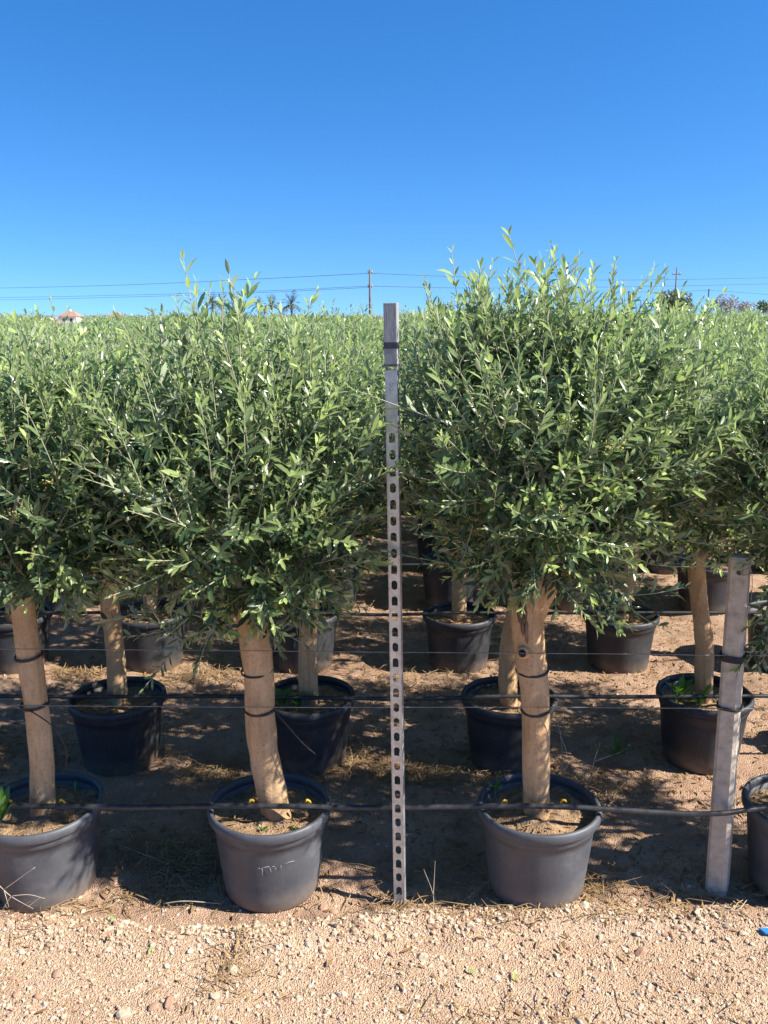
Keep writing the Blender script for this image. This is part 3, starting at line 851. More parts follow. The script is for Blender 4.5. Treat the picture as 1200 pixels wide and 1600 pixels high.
front_tree('edge', 47, 1262, [(1262, 1262, 0), (1266, 1100, 0), (1258, 1000, 0), (1262, 900, 0)], [.048, .045, .044, .042],
           (1335, 690, (.42, .36), 930, 580), 'potted olive tree at the right edge, low leafy branch beside the concrete post', n_shoots=500, singles=40, lscale=1.0, flowers=8,
           low_px=[(1200, 980, -.05), (1205, 930, -.1), (1210, 1000, -.05), (1195, 1010, -.05), (1205, 950, -.15), (1190, 1000, -.1)])

# prototypes of the trees behind
PROTO = []
for k in range(6):
    rg = np.random.default_rng(200 + k)
    lean = rg.normal(0, .05, 2)
    pth = [np.array([0, 0, .255]), np.array([lean[0] * .3 + rg.normal(0, .012), lean[1] * .3, .55]), np.array([lean[0] * .7 + rg.normal(0, .012), lean[1] * .7, .80]), np.array([lean[0], lean[1], 1.04])]
    r0 = .036 + .010 * rg.random()
    zt = 1.77 + .06 * rg.random()
    lead = [(rg.normal(0, .26), rg.normal(0, .26), zt - .06 - .05 * rg.random(), .13 + .10 * rg.random() ** 2) for q in range(6)]
    PROTO.append(grow(300 + k, pth, [r0 * 1.08, r0, r0 * .98, r0], (lean[0], lean[1]), (.44, .36), .92 + .06 * rg.random(), zt, n_shoots=390, leaders=lead, fine=False, flowers=5, lscale=1.04, n_limbs=6))

row2 = [(182, 'potted olive tree in second row, pot between the left edge tree and kinked trunk'),
        (482, 'potted olive tree in second row, pot touching the right of the kinked trunk'),
        (796, 'potted olive tree in second row, its trunk half hidden behind the knotted trunk'),
        (1102, 'potted olive tree in second row, orange trunk left of the concrete post')]
row3 = [(20, 'potted olive tree in third row, pot behind the left edge tree trunk'),
        (235, 'potted olive tree in third row, dark pot under the low hanging branches'),
        (473, 'potted olive tree in third row, pot behind the tree right of kinked trunk'),
        (718, 'potted olive tree in third row, first pot right of the steel pole'),
        (970, 'potted olive tree in third row, dark pot between knotted trunk and orange trunk'),
        (1225, 'potted olive tree in third row, mostly hidden behind the concrete post')]
Y2, Y3, Y4 = 3.68, 4.80, 5.80
taken = 4


def low_gap(x, y):
    """the rows are lower where the white house shows between the crowns"""
    return min(1.0, (2.0 - .0080 * y) / 2.05) if y > 7 and abs(x + .3578 * y) < .012 * y + .35 else 1.0


def proto_tree(x, y, label, group, detail):
    global taken
    k = int(rng.integers(6))
    taken += 1
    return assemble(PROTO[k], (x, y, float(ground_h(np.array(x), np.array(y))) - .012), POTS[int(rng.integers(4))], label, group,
                    rotz=rng.choice([0, math.pi]) + rng.normal(0, .15), sc=(1.0 if y < 5.2 else (.96 + .11 * rng.random() if x < .1 else .98 + .13 * rng.random()) * low_gap(x, y)), detail=detail)


for px, lb in row2:
    proto_tree(at(px, 1070, Y2)[0], Y2, lb, GRP, 2)
for px, lb in row3:
    proto_tree(at(px, 955, Y3)[0], Y3, lb, GRP, 2)
# trees just outside the right and left of the frame: their shade falls into it
for x, y in [(2.42, Y1), (2.36, Y2), (-2.05, Y1), (-2.12, Y2)]:
    proto_tree(x, y, 'potted olive tree of the near rows standing beyond the edge of the view', 'olive trees beside the view', 1)
y = Y4
row = 4
mass = []
while y < 92:
    half = 0.444 * y * 1.0 + 0.75
    xs = [0.47 + .915 * k for k in range(60) if 0.47 + .915 * k < half + (.5 if row < 8 else 0)] + [-0.43 - .90 * k for k in range(60) if 0.43 + .90 * k < half]
    for x in xs:
        x_, y_ = x + rng.normal(0, .05), y + rng.normal(0, .05)
        if taken < 300 and y < 24:
            if row <= 5:
                nth = ['first', 'second', 'third', 'fourth', 'fifth', 'sixth', 'seventh', 'eighth'][int(round(abs(x) / .91 - .5))]
                lb = 'potted olive tree in the %s row, %s to the %s of the alley' % ('fourth' if row == 4 else 'fifth', nth, 'right' if x > 0 else 'left')
                proto_tree(x_, y_, lb, 'olive trees of the %s row' % ('fourth' if row == 4 else 'fifth'), 1)
            else:
                proto_tree(x_, y_, 'olive tree in the dense block behind, only its leafy top showing', 'olive trees in the block behind', 1 if y < 10 else 0)
        else:
            mass.append((x_, y_))
    y += 1.0; row += 1

# the far rest of the plantation reads as one mass of crowns
gm = Geo()
mass = np.array(mass)
for x, y in mass:
    n = int(np.clip(5200 / y, 55, 220))
    sc_ = np.clip(y / 16, 1.3, 3.2)
    top_ = 1.78 + .22 * rng.random()
    top_ = top_ * low_gap(x, y)
    p = in_crown(rng, n, (x, y), (.5, .5), .75, top_, 1.5)
    p[:, 2] = np.minimum(np.maximum(p[:, 2], 1.15 + .3 * rng.random(n)), top_)
    for q in range(3):      # a few shoots above the crown
        k_ = slice(q * 4, q * 4 + 4)
        p[k_] = np.array([x + rng.normal(0, .22), y + rng.normal(0, .22), top_ - .06]) + np.arange(4)[:, None] * np.array([0, 0, .035 + .025 * rng.random()]) + rng.normal(0, .008, (4, 3))
    d = np.stack([rng.normal(0, .5, n), rng.normal(0, .5, n), .9 + .3 * rng.random(n)], -1)
    L_ = rng.uniform(.035, .06, n) * sc_
    Nn = rng.standard_normal((n, 3))
    D = unit(d); Nn = unit(Nn - D * np.sum(Nn * D, 1, keepdims=True)); B = np.cross(Nn, D)
    W = L_ * .22
    V = np.stack([p, p + D * (L_ * .5)[:, None] - B * W[:, None] * .6, p + D * L_[:, None], p + D * (L_ * .5)[:, None] + B * W[:, None] * .6], 1).reshape(-1, 3)
    c = np.zeros((n, 4)); c[:, 0] = rng.random(n); c[:, 1] = rng.random(n) ** 3 * .6
    gm.add(V, quads=np.arange(n * 4).reshape(-1, 4), col=np.repeat(c, 4, 0))
far_grove = link('far_olive_grove', gm.mesh('far_olive_grove', M['leaf'], attr='leaf'))
tag(far_grove, 'far mass of olive crowns stretching to the horizon', 'olive grove', kind='stuff')

# trunk details of the two front trees
def ring_on(root, z, r, name, mat, thick, tilt=0.0, cx=0.0, cy=0.0, turns=1, tail=None):
    g_ = Geo()
    a = np.linspace(0, 2 * math.pi * turns, 28 * turns)
    pth = np.stack([cx + (r + thick * .6) * np.cos(a), cy + (r + thick * .6) * np.sin(a), z + tilt * np.sin(a * 1.0 + .6) + (a / 6.28 - turns / 2) * thick * 1.5], -1)
    g_.add(*tube(pth, thick, 5))
    if tail is not None:
        g_.add(*tube(smooth_path(tail, 10), thick * .8, 5))
    return link(name, g_.mesh(name, mat), root)


def trunk_xy(key, px, py):
    r = roots[key].location
    p = at(px, py, Y1)
    return p[0] - r.x, p[2] - r.z


for key, lst in {'mid': [(402, 1047, .052, .0026, .006), (407, 1107, .052, .0030, .003)], 'right': [(832, 1047, .052, .0026, .004), (838, 1105, .050, .0032, .012)],
                 'left': [(45, 1024, .043, .0028, .006), (54, 1100, .044, .003, .004)]}.items():
    for px, py, r, th, ti in lst:
        cx, cz = trunk_xy(key, px, py)
        tail = None
        if key == 'mid' and py > 1100:
            tail = [(cx + .05, -.02, cz), (cx + .09, -.05, cz - .03), (cx + .15, -.06, cz - .10), (cx + .19, -.05, cz - .145)]
        if key == 'left' and py > 1050:
            tail = [(cx + .0, -.048, cz), (cx + .05, -.055, cz - .03), (cx + .085, -.03, cz - .09), (cx + .10, -.01, cz - .18), (cx + .08, 0, cz - .27)]
        ring_on(roots[key], cz, r, 'tie', M['tie'], th, ti, cx, 0, 2, tail)
# pruned stub with a bore and a long dark scar on the right-hand trunk
R_ = roots['right']
cx, cz = trunk_xy('right', 813, 1012)
g_ = Geo()
st = np.array([cx + .012, -.030, cz]); dr = unit(np.array([-.45, -.9, .1]))
prof = [0.024, 0.026, 0.023, 0.021, 0.014]
pts = [st + dr * t for t in (-.015, .010, .022, .030, .033)]
g_.add(*tube(pts, prof, 14, cap=False))
stub = link('pruned_stub', g_.mesh('pruned_stub', M['trunk']), R_)
g_ = Geo(); g_.add(*tube([st + dr * .020, st + dr * .0335], [.011, .0125], 10)); link('bore', g_.mesh('bore', M['hole']), stub)
g_ = Geo()
for k, (px, py, w, h) in enumerate([(812, 958, 5, 30), (818, 968, 4, 32), (807, 950, 3, 18)]):
    cx, cz = trunk_xy('right', px, py); n = 9
    t = np.linspace(-1, 1, n); ww = (w / F_PX * 2.75) * np.sqrt(np.clip(1 - t * t, 0.02, 1)) * (1 + .25 * rng.standard_normal(n))
    hh = h / F_PX * 2.75
    V = []
    for q in range(n):
        zz = cz - t[q] * hh
        for sgn, dep in ((-1, -.046), (-.4, -.0575), (.4, -.0580), (1, -.049)):
            V.append((cx + ww[q] * sgn + t[q] * .006, dep - .002 * k, zz))
    Q = [(a * 4 + b, (a + 1) * 4 + b, (a + 1) * 4 + b + 1, a * 4 + b + 1) for a in range(n - 1) for b in range(3)]
    g_.add(V, quads=Q)
link('bark_scar', g_.mesh('bark_scar', M['scar']), R_)
g_ = Geo()
fp = rel([at(828, 985, Y1), at(846, 945, Y1 - .01), at(864, 912, Y1 - .02), at(878, 860, Y1 - .03), at(885, 800, Y1 - .02)], np.array(R_.location))
g_.add(*tube(smooth_path(fp, 18), np.linspace(.034, .012, 18), 14, wob=.03, rg=rng)); link('fork_limb', g_.mesh('fork_limb', M['trunk']), R_)
# chalk-like scratches on the middle pot
mp_ = roots['mid']
pot_mid = [c for c in mp_.children if c.name.split('.')[0] == 'pot'][0]
g_ = Geo()


def on_pot(px, py):
    """a point on the outside of the middle pot, in the tree's coordinates"""
    lo, hi = 2.3, 2.76
    for _ in range(40):
        m_ = (lo + hi) / 2
        p = at(px, py, m_) - np.array(mp_.location)
        rad = np.interp(p[2], [0.016, .06, .12, .18, .24, .268], [.166, .172, .1785, .185, .1915, .1945])
        if math.hypot(p[0], p[1]) > rad + .0035: lo = m_
        else: hi = m_
    return at(px, py, lo) - np.array(mp_.location)


for st in [[(403, 1357), (406, 1357)], [(408, 1356), (414, 1355), (421, 1354)], [(409, 1356), (410, 1361), (410, 1368)], [(421.5, 1356), (423, 1360), (424, 1363)], [(425, 1354), (429, 1354)], [(431, 1356), (430, 1360)],
           [(439, 1352), (439.3, 1358)], [(444, 1350.5), (452, 1347), (460, 1345)]]:
    g_.add(*tube([on_pot(*p) for p in st], [.0006] * len(st), 4))
mk = link('scratched_marks', g_.mesh('scratched_marks', M['mark']), mp_)

# ------------------------------------------------------------------ perforated steel pole
PB = at(624, 1412, 2.645); PB[2] = -0.02
PT = at(609.5, 473, 2.66)
ax = unit(PT - PB); plen = np.linalg.norm(PT - PB)
root = link('perforated_measuring_pole', None, None, tuple(PB))
root.rotation_euler = Vector(ax).to_track_quat('Z', 'Y').to_euler()
q0 = Vector((0, 0, 1)).rotation_difference(Vector(ax))
q1 = mathutils.Quaternion((0, 0, 1), math.radians(-13))
root.rotation_mode = 'QUATERNION'; root.rotation_quaternion = q0 @ q1
tag(root, 'tall galvanised perforated steel pole standing upright between the two front trees', 'pole')
w2, sp, h0 = 0.0165, 0.0528, 0.075
gp = Geo()
nh = 31
for k in range(nh):
    zc = h0 + k * sp
    zl, zh = zc - sp / 2, zc + sp / 2
    if k == 0: zl = 0.0
    if k == nh - 1: zh = plen - 0.20
    N_ = 28
    ang = np.arange(N_) * 2 * math.pi / N_ + math.pi / N_
    hw, hh = 0.0098, 0.0155
    inner = []
    for a in ang:
        c_, s_ = math.cos(a), math.sin(a)
        if s_ >= 0 or k % 2 == 1:
            x_ = hw * c_; z_ = math.copysign(hh - hw, s_) + hw * s_
        else:
            x_ = hw * max(-1, min(1, c_ * 1.6)); z_ = -(hh) * min(1, abs(s_) * 1.5)
        inner.append((x_, z_))
    outer = []
    for (x_, z_) in inner:
        tx = w2 / max(abs(x_), 1e-9)
        tz = ((zh - zc) if z_ >= 0 else (zc - zl)) / max(abs(z_), 1e-9)
        if tx * abs(z_) * 1.0 <= ((zh - zc) if z_ >= 0 else (zc - zl)): outer.append([math.copysign(w2, x_), z_ * tx])
        else: outer.append([x_ * tz, math.copysign((zh - zc) if z_ >= 0 else (zc - zl), z_)])
    for cxx, czz in ((w2, zh - zc), (-w2, zh - zc), (-w2, zl - zc), (w2, zl - zc)):
        b_ = min(range(N_), key=lambda q: (outer[q][0] - cxx) ** 2 + (outer[q][1] - czz) ** 2)
        outer[b_] = [cxx, czz]
    V = [(x_, 0, zc + z_) for x_, z_ in outer] + [(x_, 0, zc + z_) for x_, z_ in inner] + [(x_, .0022, zc + z_) for x_, z_ in inner]
    Q = []
    for q in range(N_):
        r = (q + 1) % N_
        Q.append((q, r, N_ + r, N_ + q)); Q.append((N_ + q, N_ + r, 2 * N_ + r, 2 * N_ + q))
    gp.add(V, quads=Q)
link('slotted_face', gp.mesh('slotted_face', M['steel'], smooth=False), root)
for sg in (-1, 1):
    g_ = Geo()
    x0, x1 = (w2 + .0004, w2 + .0026) if sg > 0 else (-w2 - .0026, -w2 - .0004)
    V, Q = box(x0, x1, -.0008, .026, 0, plen - .17); g_.add(V, quads=Q)
    link('side_flange', g_.mesh('side_flange', M['steel'], smooth=False), root)
g_ = Geo(); V, Q = box(-.0205, .0205, -.0035, .029, plen - .19, plen); g_.add(V, quads=Q)
sl = link('top_sleeve', g_.mesh('top_sleeve', M['sleeve'], smooth=False), root)
bv = sl.modifiers.new('bevel', 'BEVEL'); bv.width = .002; bv.segments = 2
for z0, z1 in ((plen - .135, plen - .116), (plen - .186, plen - .182)):  # leaf shadow across the sleeve, built as dark bands
    g_ = Geo(); V, Q = box(-.0212, .0212, -.0042, .0297, z0, z1); g_.add(V, quads=Q); link('shadow_band', g_.mesh('shadow_band', M['band_shade'], smooth=False), sl)
# pale stamped mark like two stacked digits
g_ = Geo()
for zz in (plen - .242, plen - .256):
    a = np.linspace(0, 6.28, 16); g_.add(*tube(np.stack([.0055 * np.cos(a), np.full(16, -.0012), zz + .0055 * np.sin(a)], -1), .0008, 4))
link('stamped_digits', g_.mesh('stamped_digits', M['mark']), root)

# ------------------------------------------------------------------ concrete post
cb, ct = at(1120, 1393, 2.725), at(1157, 868, 2.70)
cb[2] = -.03
ax = unit(ct - cb); cl = np.linalg.norm(ct - cb)
post = link('concrete_post', None, None, tuple(cb))
post.rotation_mode = 'QUATERNION'
post.rotation_quaternion = Vector((0, 0, 1)).rotation_difference(Vector(ax)) @ mathutils.Quaternion((0, 0, 1), math.radians(-33))
tag(post, 'leaning grey concrete post at the right, dark wire wound around it', 'post')
sec = []
hs, ch = .0335, .011
for sx, sy in ((1, 1), (-1, 1), (-1, -1), (1, -1)):
    a, b = (sx * hs, sy * (hs - ch)), (sx * (hs - ch), sy * hs)
    sec += [a, b] if sx * sy > 0 else [b, a]
g_ = Geo(); V = []; lev = [(0, 1.08), (.2, 1.06), (.5, 1.02), (.8, .98), (cl - .03, .93), (cl - .008, .90), (cl, .80)]
for z_, s_ in lev: V += [(x_ * s_ * (1 + .012 * rng.standard_normal()), y_ * s_, z_) for x_, y_ in sec]
Q = [(a * 8 + b, a * 8 + (b + 1) % 8, (a + 1) * 8 + (b + 1) % 8, (a + 1) * 8 + b) for a in range(len(lev) - 1) for b in range(8)]
V.append((0, 0, cl + .004)); T = [(len(V) - 1, (len(lev) - 1) * 8 + b, (len(lev) - 1) * 8 + (b + 1) % 8) for b in range(8)]
g_.add(V, T, Q)
shaft = link('shaft', g_.mesh('shaft', M['concrete'], smooth=False), post)
g_ = Geo(); g_.add(*tube([(0, -.030, cl - .05), (0, -.0336, cl - .05)], [.0062, .0068], 12)); link('bore', g_.mesh('bore', M['hole']), shaft, rot=(0, 0, math.radians(8)))
for py, turns, th in ((1026, 4, .0032), (1104, 2, .0030)):
    z_ = (at(1150, py, 2.70)[2] - cb[2]) / ax[2]
    g_ = Geo(); a = np.linspace(0, 2 * math.pi * turns, 30 * turns)
    sq = .038 / np.maximum(np.abs(np.cos(a)), np.abs(np.sin(a))); sq = np.minimum(sq, .0445)
    g_.add(*tube(np.stack([sq * np.cos(a), sq * np.sin(a), z_ + (a / 6.28 - turns / 2) * th * 1.7 + .002 * np.sin(a)], -1), th, 5))
    link('wire_winding', g_.mesh('wire_winding', M['tie']), post)
g_ = Geo()
g_.add(*tube(smooth_path([(.0, -.037, cl - .05), (.022, -.042, cl - .035), (.040, -.035, cl - .03), (.044, -.01, cl - .10), (.043, -.02, cl - .19)], 16), .0014, 4))
g_.add(*tube(smooth_path([(.0, -.037, cl - .052), (.025, -.044, cl - .05), (.041, -.030, cl - .045), (.043, .01, cl - .06)], 12), .0014, 4))
link('wire_loop', g_.mesh('wire_loop', M['wire']), post)


# ------------------------------------------------------------------ wires, hoses
def line_thing(name, pts, r, mat, label, cat, n=60, seg=6, wob=0.0, group=None):
    g_ = Geo(); p = smooth_path(pts, n)
    if wob:
        p = p + np.stack([np.zeros(n), .4 * wob * np.sin(np.linspace(0, 31, n)), wob * np.sin(np.linspace(0, 23, n) + 1)], -1)
    g_.add(*tube(p, r, seg))
    o = link(name, g_.mesh(name, mat)); tag(o, label, cat, group)
    return o


wy = 2.695
line_thing('support_wire', [at(-330, 1013, wy), at(0, 1014, wy), at(300, 1016, wy), at(620, 1019, wy), at(1000, 1022, wy), at(1142, 1024, wy - .01), at(1500, 1024, wy)], .0015, M['wire'],
           'upper thin metal wire strung across the front tree trunks', 'wire')
line_thing('support_wire', [at(-330, 1101, wy), at(0, 1102, wy), at(404, 1105, wy), at(620, 1105, wy), at(838, 1105, wy), at(1131, 1107, wy - .01), at(1500, 1110, wy)], .0017, M['wire'],
           'lower thin metal wire strung across the front tree trunks', 'wire')
hz = RIM_Z + .009


def hpt(x, y, z=None): return np.array([x, y, hz if z is None else z])


hf = 0.354
hy = 2.692
h1 = line_thing('irrigation_hose', [hpt(-2.4, hy, hf), hpt(-1.15, hy, hf), hpt(-.78, hy, hf - .004), hpt(-.39, hy - .002, hf), hpt(.05, 2.70, hf - .010), hpt(.52, hy - .002, hf), hpt(.95, hy - .03, hf - .006), hpt(1.15, hy - .038, hf - .004), hpt(1.45, hy - .01, hf), hpt(2.6, hy, hf)],
                0.0096, M['hose'], 'thick black irrigation hose lying across the front row of pots', 'hose', n=90, seg=10, wob=.0018)
h2 = line_thing('irrigation_hose', [hpt(-3.4, Y2 - .07), hpt(-2.2, Y2 - .07), hpt(-1.2, Y2 - .08), hpt(-.8, Y2 - .05, hz - .012), hpt(-.34, Y2 - .09), hpt(.1, Y2 - .06, hz - .02), hpt(.57, Y2 - .08), hpt(1.0, Y2 - .06, hz - .010), hpt(1.46, Y2 - .08), hpt(2.4, Y2 - .07), hpt(3.6, Y2 - .07)],
                .0095, M['hose'], 'black irrigation hose lying across the second row of pots', 'hose', n=90, seg=8, wob=.001)
h3 = line_thing('irrigation_hose', [hpt(-4.2, Y3 - .07), hpt(-1.36, Y3 - .07), hpt(-.9, Y3 - .05, hz - .012), hpt(-.45, Y3 - .07), hpt(0, Y3 - .05, hz - .02), hpt(.44, Y3 - .07), hpt(.9, Y3 - .05, hz - .012), hpt(1.38, Y3 - .07), hpt(4.4, Y3 - .07)],
                .0095, M['hose'], 'black irrigation hose lying across the third row of pots', 'hose', n=70, seg=6)
h4 = line_thing('irrigation_hose', [hpt(-4.2, Y4 - .07), hpt(-.43, Y4 - .07), hpt(0, Y4 - .05, hz - .02), hpt(.47, Y4 - .07), hpt(4.6, Y4 - .07)], .009, M['hose'],
                'black irrigation hose across the fourth row of pots, farthest one seen', 'hose', n=60, seg=6)

# yellow drip emitters clipped on the front hose
gd = Geo()
for sg in (-1, 1):
    gd.add(*tube([(0, 0, .008), (sg * .0065, .004, .001), (sg * .0095, .010, -.008)], [.0042, .0040, .0034], 6))
drip_mesh = gd.mesh('drip_emitter', M['yellow'])
for px in (10, 93, 392, 480, 790, 882):
    x = at(px, 1243, 2.70)[0]
    link('drip_emitter', drip_mesh, h1, (x, 2.708, hf + .006), (rng.uniform(-.3, .3), rng.uniform(-.3, .3), rng.uniform(-.5, .5)), .85 + .2 * rng.random())


# ------------------------------------------------------------------ small plants, twigs, litter
def weed(x, y, z, h, n, label, wide=.28, spread=.5, rg=rng):
    g_ = Geo()
    P, D, Nn, L_ = [], [], [], []
    for k in range(n):
        a = rg.random() * 6.28; u = rg.random()
        d = unit(np.array([math.cos(a) * spread, math.sin(a) * spread, .5 + .8 * rg.random()]))
        P.append((0, 0, h * .5 * u)); D.append(d); Nn.append((-math.cos(a) * .6, -math.sin(a) * .6, .8)); L_.append(h * (.45 + .5 * rg.random()))
    L_ = np.array(L_)
    leaves(g_, np.array(P), np.array(D), np.array(Nn), L_, L_ * wide, rg.random(n), rg.random(n) * .8, m=0)
    g_.add(*tube([(0, 0, -.01), (0, 0, h * .6)], [.0018, .0012], 5), m=1)
    o = link('weed', g_.mesh('weed', [M['weed'], M['twig']], attr='leaf'), None, (x, y, z)); tag(o, label, 'weed')
    return o


p = at(4, 1255, 2.66); weed(p[0] - .005, 2.645, .315, .12, 9, 'bright green broad-leaved weed at the left edge in front of the hose', .36, .3)
p = at(115, 1232, 2.85); weed(p[0], 2.86, .285, .055, 8, 'small upright green seedling in the left front pot', .2, .35)
p = at(410, 1283, 2.64); weed(p[0], 2.64, .285, .03, 14, 'low green weed patch in the pot of the kinked tree', .3, 1.0)
p = at(460, 1280, 2.66); weed(p[0], 2.66, .28, .025, 22, 'flat dull green moss-like weed right of the kinked trunk base', .4, 1.4)
p = at(440, 1092, 3.6); weed(p[0], 3.60, .29, .09, 10, 'round-leaved weed in the second row pot right of the kinked trunk', .6, .8)
p = at(475, 1095, 3.6); weed(p[0] - .03, 3.58, .29, .07, 6, 'small pale round-leaved weed beside the larger weed in second row pot', .6, .9)
p = at(1060, 1075, 3.65); weed(p[0], 3.63, .29, .12, 20, 'bushy dark weed in the second row pot left of the orange trunk', .3, .7)
p = at(1098, 1060, 3.6); weed(p[0], 3.60, .29, .10, 12, 'leafy weed in front of the orange trunk base', .35, .6)
p = at(775, 1225, 2.86); weed(p[0], 2.87, .29, .06, 12, 'dark little weed in the pot of the knotted tree', .25, .7)
p = on_ground(845, 1205); weed(p[0], p[1], 0, .12, 16, 'thin green weed on the ground behind the knotted tree pot', .15, .5)
p = on_ground(960, 1190); weed(p[0], p[1], 0, .12, 18, 'feathery green weed on the soil between second row pots', .14, .8)

# straw, dry grass and fallen leaves: countless
gs = Geo()


def straw(cx, cy, sx, sy, n, lmin, lmax, lift=.02, stand=.15):
    x, y = cx + rng.normal(0, sx, n), cy + rng.normal(0, sy, n)
    a = rng.random(n) * 6.28; ln = rng.uniform(lmin, lmax, n)[:, None]
    c = np.stack([x, y, ground_h(x, y) + .002 + lift * rng.random(n) ** 2], -1)
    d = np.stack([np.cos(a), np.sin(a), rng.normal(0, stand, n)], -1)
    b = np.stack([-d[:, 1], d[:, 0], np.zeros(n)], -1) * rng.uniform(.0009, .0022, n)[:, None]
    e = c + d * ln; e[:, 2] = np.maximum(e[:, 2], ground_h(e[:, 0], e[:, 1]) + .001)
    k1 = rng.normal(0, .15, (n, 3)) * ln; k1[:, 2] = np.abs(k1[:, 2]) * .6
    m_ = (c + e) / 2 + k1; up = np.array([0, 0, .0012])
    V = np.stack([c - b, c + b, m_ + b + up, m_ - b, e], 1).reshape(-1, 3); o = (np.arange(n) * 5)[:, None]
    gs.add(V, tris=np.array([[3, 2, 4]]) + o, quads=np.array([[0, 1, 2, 3]]) + o, m=0)


for px, py, sx, sy, n in [(280, 1330, .14, .06, 260), (300, 1370, .10, .05, 160), (250, 1405, .12, .02, 90), (550, 1190, .10, .10, 160), (660, 1215, .14, .05, 200), (780, 1205, .10, .06, 60), (330, 1210, .14, .07, 150),
                          (690, 1370, .12, .07, 90), (900, 1240, .16, .08, 140), (1000, 1140, .30, .12, 220), (330, 1060, .20, .10, 220), (130, 1055, .12, .04, 160), (1010, 1415, .20, .03, 70), (650, 1418, .16, .025, 60), (80, 1420, .14, .02, 60),
                          (370, 1500, .03, .05, 60), (355, 1545, .04, .04, 40), (760, 1425, .14, .02, 50), (930, 1385, .04, .03, 60), (640, 1070, .25, .2, 200), (620, 960, .35, .3, 260), (850, 1000, .5, .3, 260), (300, 930, .6, .4, 200), (30, 1170, .15, .1, 120),
                          (900, 1440, .2, .02, 50), (40, 1450, .1, .05, 25), (800, 1590, .15, .03, 60), (1150, 1590, .15, .03, 25), (700, 860, .5, .5, 160), (1150, 1400, .1, .04, 60)]:
    p = on_ground(px, py); straw(p[0], p[1], sx, sy, n if py > 1385 else int(n * 2.2), .03, .13)
straw(0, 2.3, .8, .25, 140, .015, .05, .004)
dry = link('dry_straw', gs.mesh('dry_straw', M['straw']))
tag(dry, 'scattered dry straw and grass lying on the ground', 'straw', kind='stuff')
gl = Geo()
n = 17000
x = rng.uniform(-2.8, 2.8, n); y = 2.62 + 4.2 * rng.random(n) ** 1.1
cl_ = fbm(x * 2.5 + 9, y * 2.5 + 4, 3); keep = cl_ + .22 * rng.random(n) > .05
x, y = x[keep], y[keep]
xx = rng.uniform(-1.4, 1.4, 130); yy = rng.uniform(2.0, 2.6, 130); x = np.concatenate([x, xx]); y = np.concatenate([y, yy]); n = len(x)
a = rng.random(n) * 6.28
P = np.stack([x, y, ground_h(x, y) + .004 + .004 * rng.random(n)], -1)
leaves(gl, P, np.stack([np.cos(a), np.sin(a), rng.normal(0, .2, n)], -1), np.stack([rng.normal(0, .3, n), rng.normal(0, .3, n), np.ones(n)], -1), rng.uniform(.025, .05, n), rng.uniform(.006, .012, n), rng.random(n), rng.random(n), fine=False)
fl = link('fallen_leaves', gl.mesh('fallen_leaves', M['litter']))
tag(fl, 'countless brown fallen olive leaves under the trees', 'fallen leaves', kind='stuff')


def twig_thing(paths, r, label):
    g_ = Geo()
    for p in paths:
        q = smooth_path(p, 10); g_.add(*tube(q, np.linspace(r, r * .5, 10), 5))
    o = link('dead_twig', g_.mesh('dead_twig', M['deadtwig'])); tag(o, label, 'twig')


fy = 2.53
twig_thing([[at(-5, 1380, fy), at(18, 1401, fy), at(52, 1420, fy - .02)], [at(6, 1390, fy), at(55, 1355, fy)], [at(17, 1400, fy), at(45, 1398, fy), at(70, 1404, fy)], [at(43, 1417, fy), at(63, 1402, fy)], [at(17, 1401, fy), at(4, 1420, fy)], [at(6, 1390, fy), at(14, 1418, fy)]], .0016,
           'forked pale dead twig leaning on the left front pot')
g0 = lambda px, py, z=.012: on_ground(px, py, z)
twig_thing([[g0(176, 1317), g0(225, 1335, .03), g0(264, 1350, .012)]], .002, 'pale straight stick on shaded soil between the two left front pots')
twig_thing([[g0(255, 1412), g0(290, 1408, .03), g0(345, 1412)]], .0025, 'pale dry stem lying along the gravel edge by the kinked tree pot')
twig_thing([[g0(676, 1440, 0), g0(677, 1400, .05), g0(662, 1358, .12)], [g0(677, 1400, .05), g0(680, 1345, .16)]], .0014, 'thin forked dry stem standing right of the steel pole foot')
twig_thing([[at(880, 1210, 3.2), at(876, 1150, 3.2), at(868, 1120, 3.2)], [at(876, 1150, 3.2), at(900, 1215, 3.2)]], .0022, 'bare grey twig standing behind the pot of the knotted tree')
twig_thing([[at(920, 1225, 3.2), at(928, 1190, 3.2), at(938, 1160, 3.2)], [at(928, 1190, 3.2), at(970, 1175, 3.2)]], .002, 'short curved dry twig right of the bare grey twig')
twig_thing([[g0(1108, 1403), g0(1135, 1418, .02), g0(1170, 1413)], [g0(1120, 1420), g0(1150, 1423, .02), g0(1168, 1405, .03)]], .003, 'curved dry stems at the foot of the concrete post')
# blue plastic scrap at the right edge
g_ = Geo(); V, Q = box(-.022, .05, -.012, .012, 0, .005); V[4:, :2] *= .92; V[:, 0] += V[:, 1] * -.6; g_.add(V, quads=Q)
p = on_ground(1200, 1466)
o = link('plastic_scrap', g_.mesh('plastic_scrap', M['blue'], smooth=False), None, (p[0], p[1], float(ground_h(np.array(p[0]), np.array(p[1]))) + .008), (.06, -.05, -.1))
tag(o, 'small bright blue plastic scrap on the gravel at the right edge', 'plastic scrap')
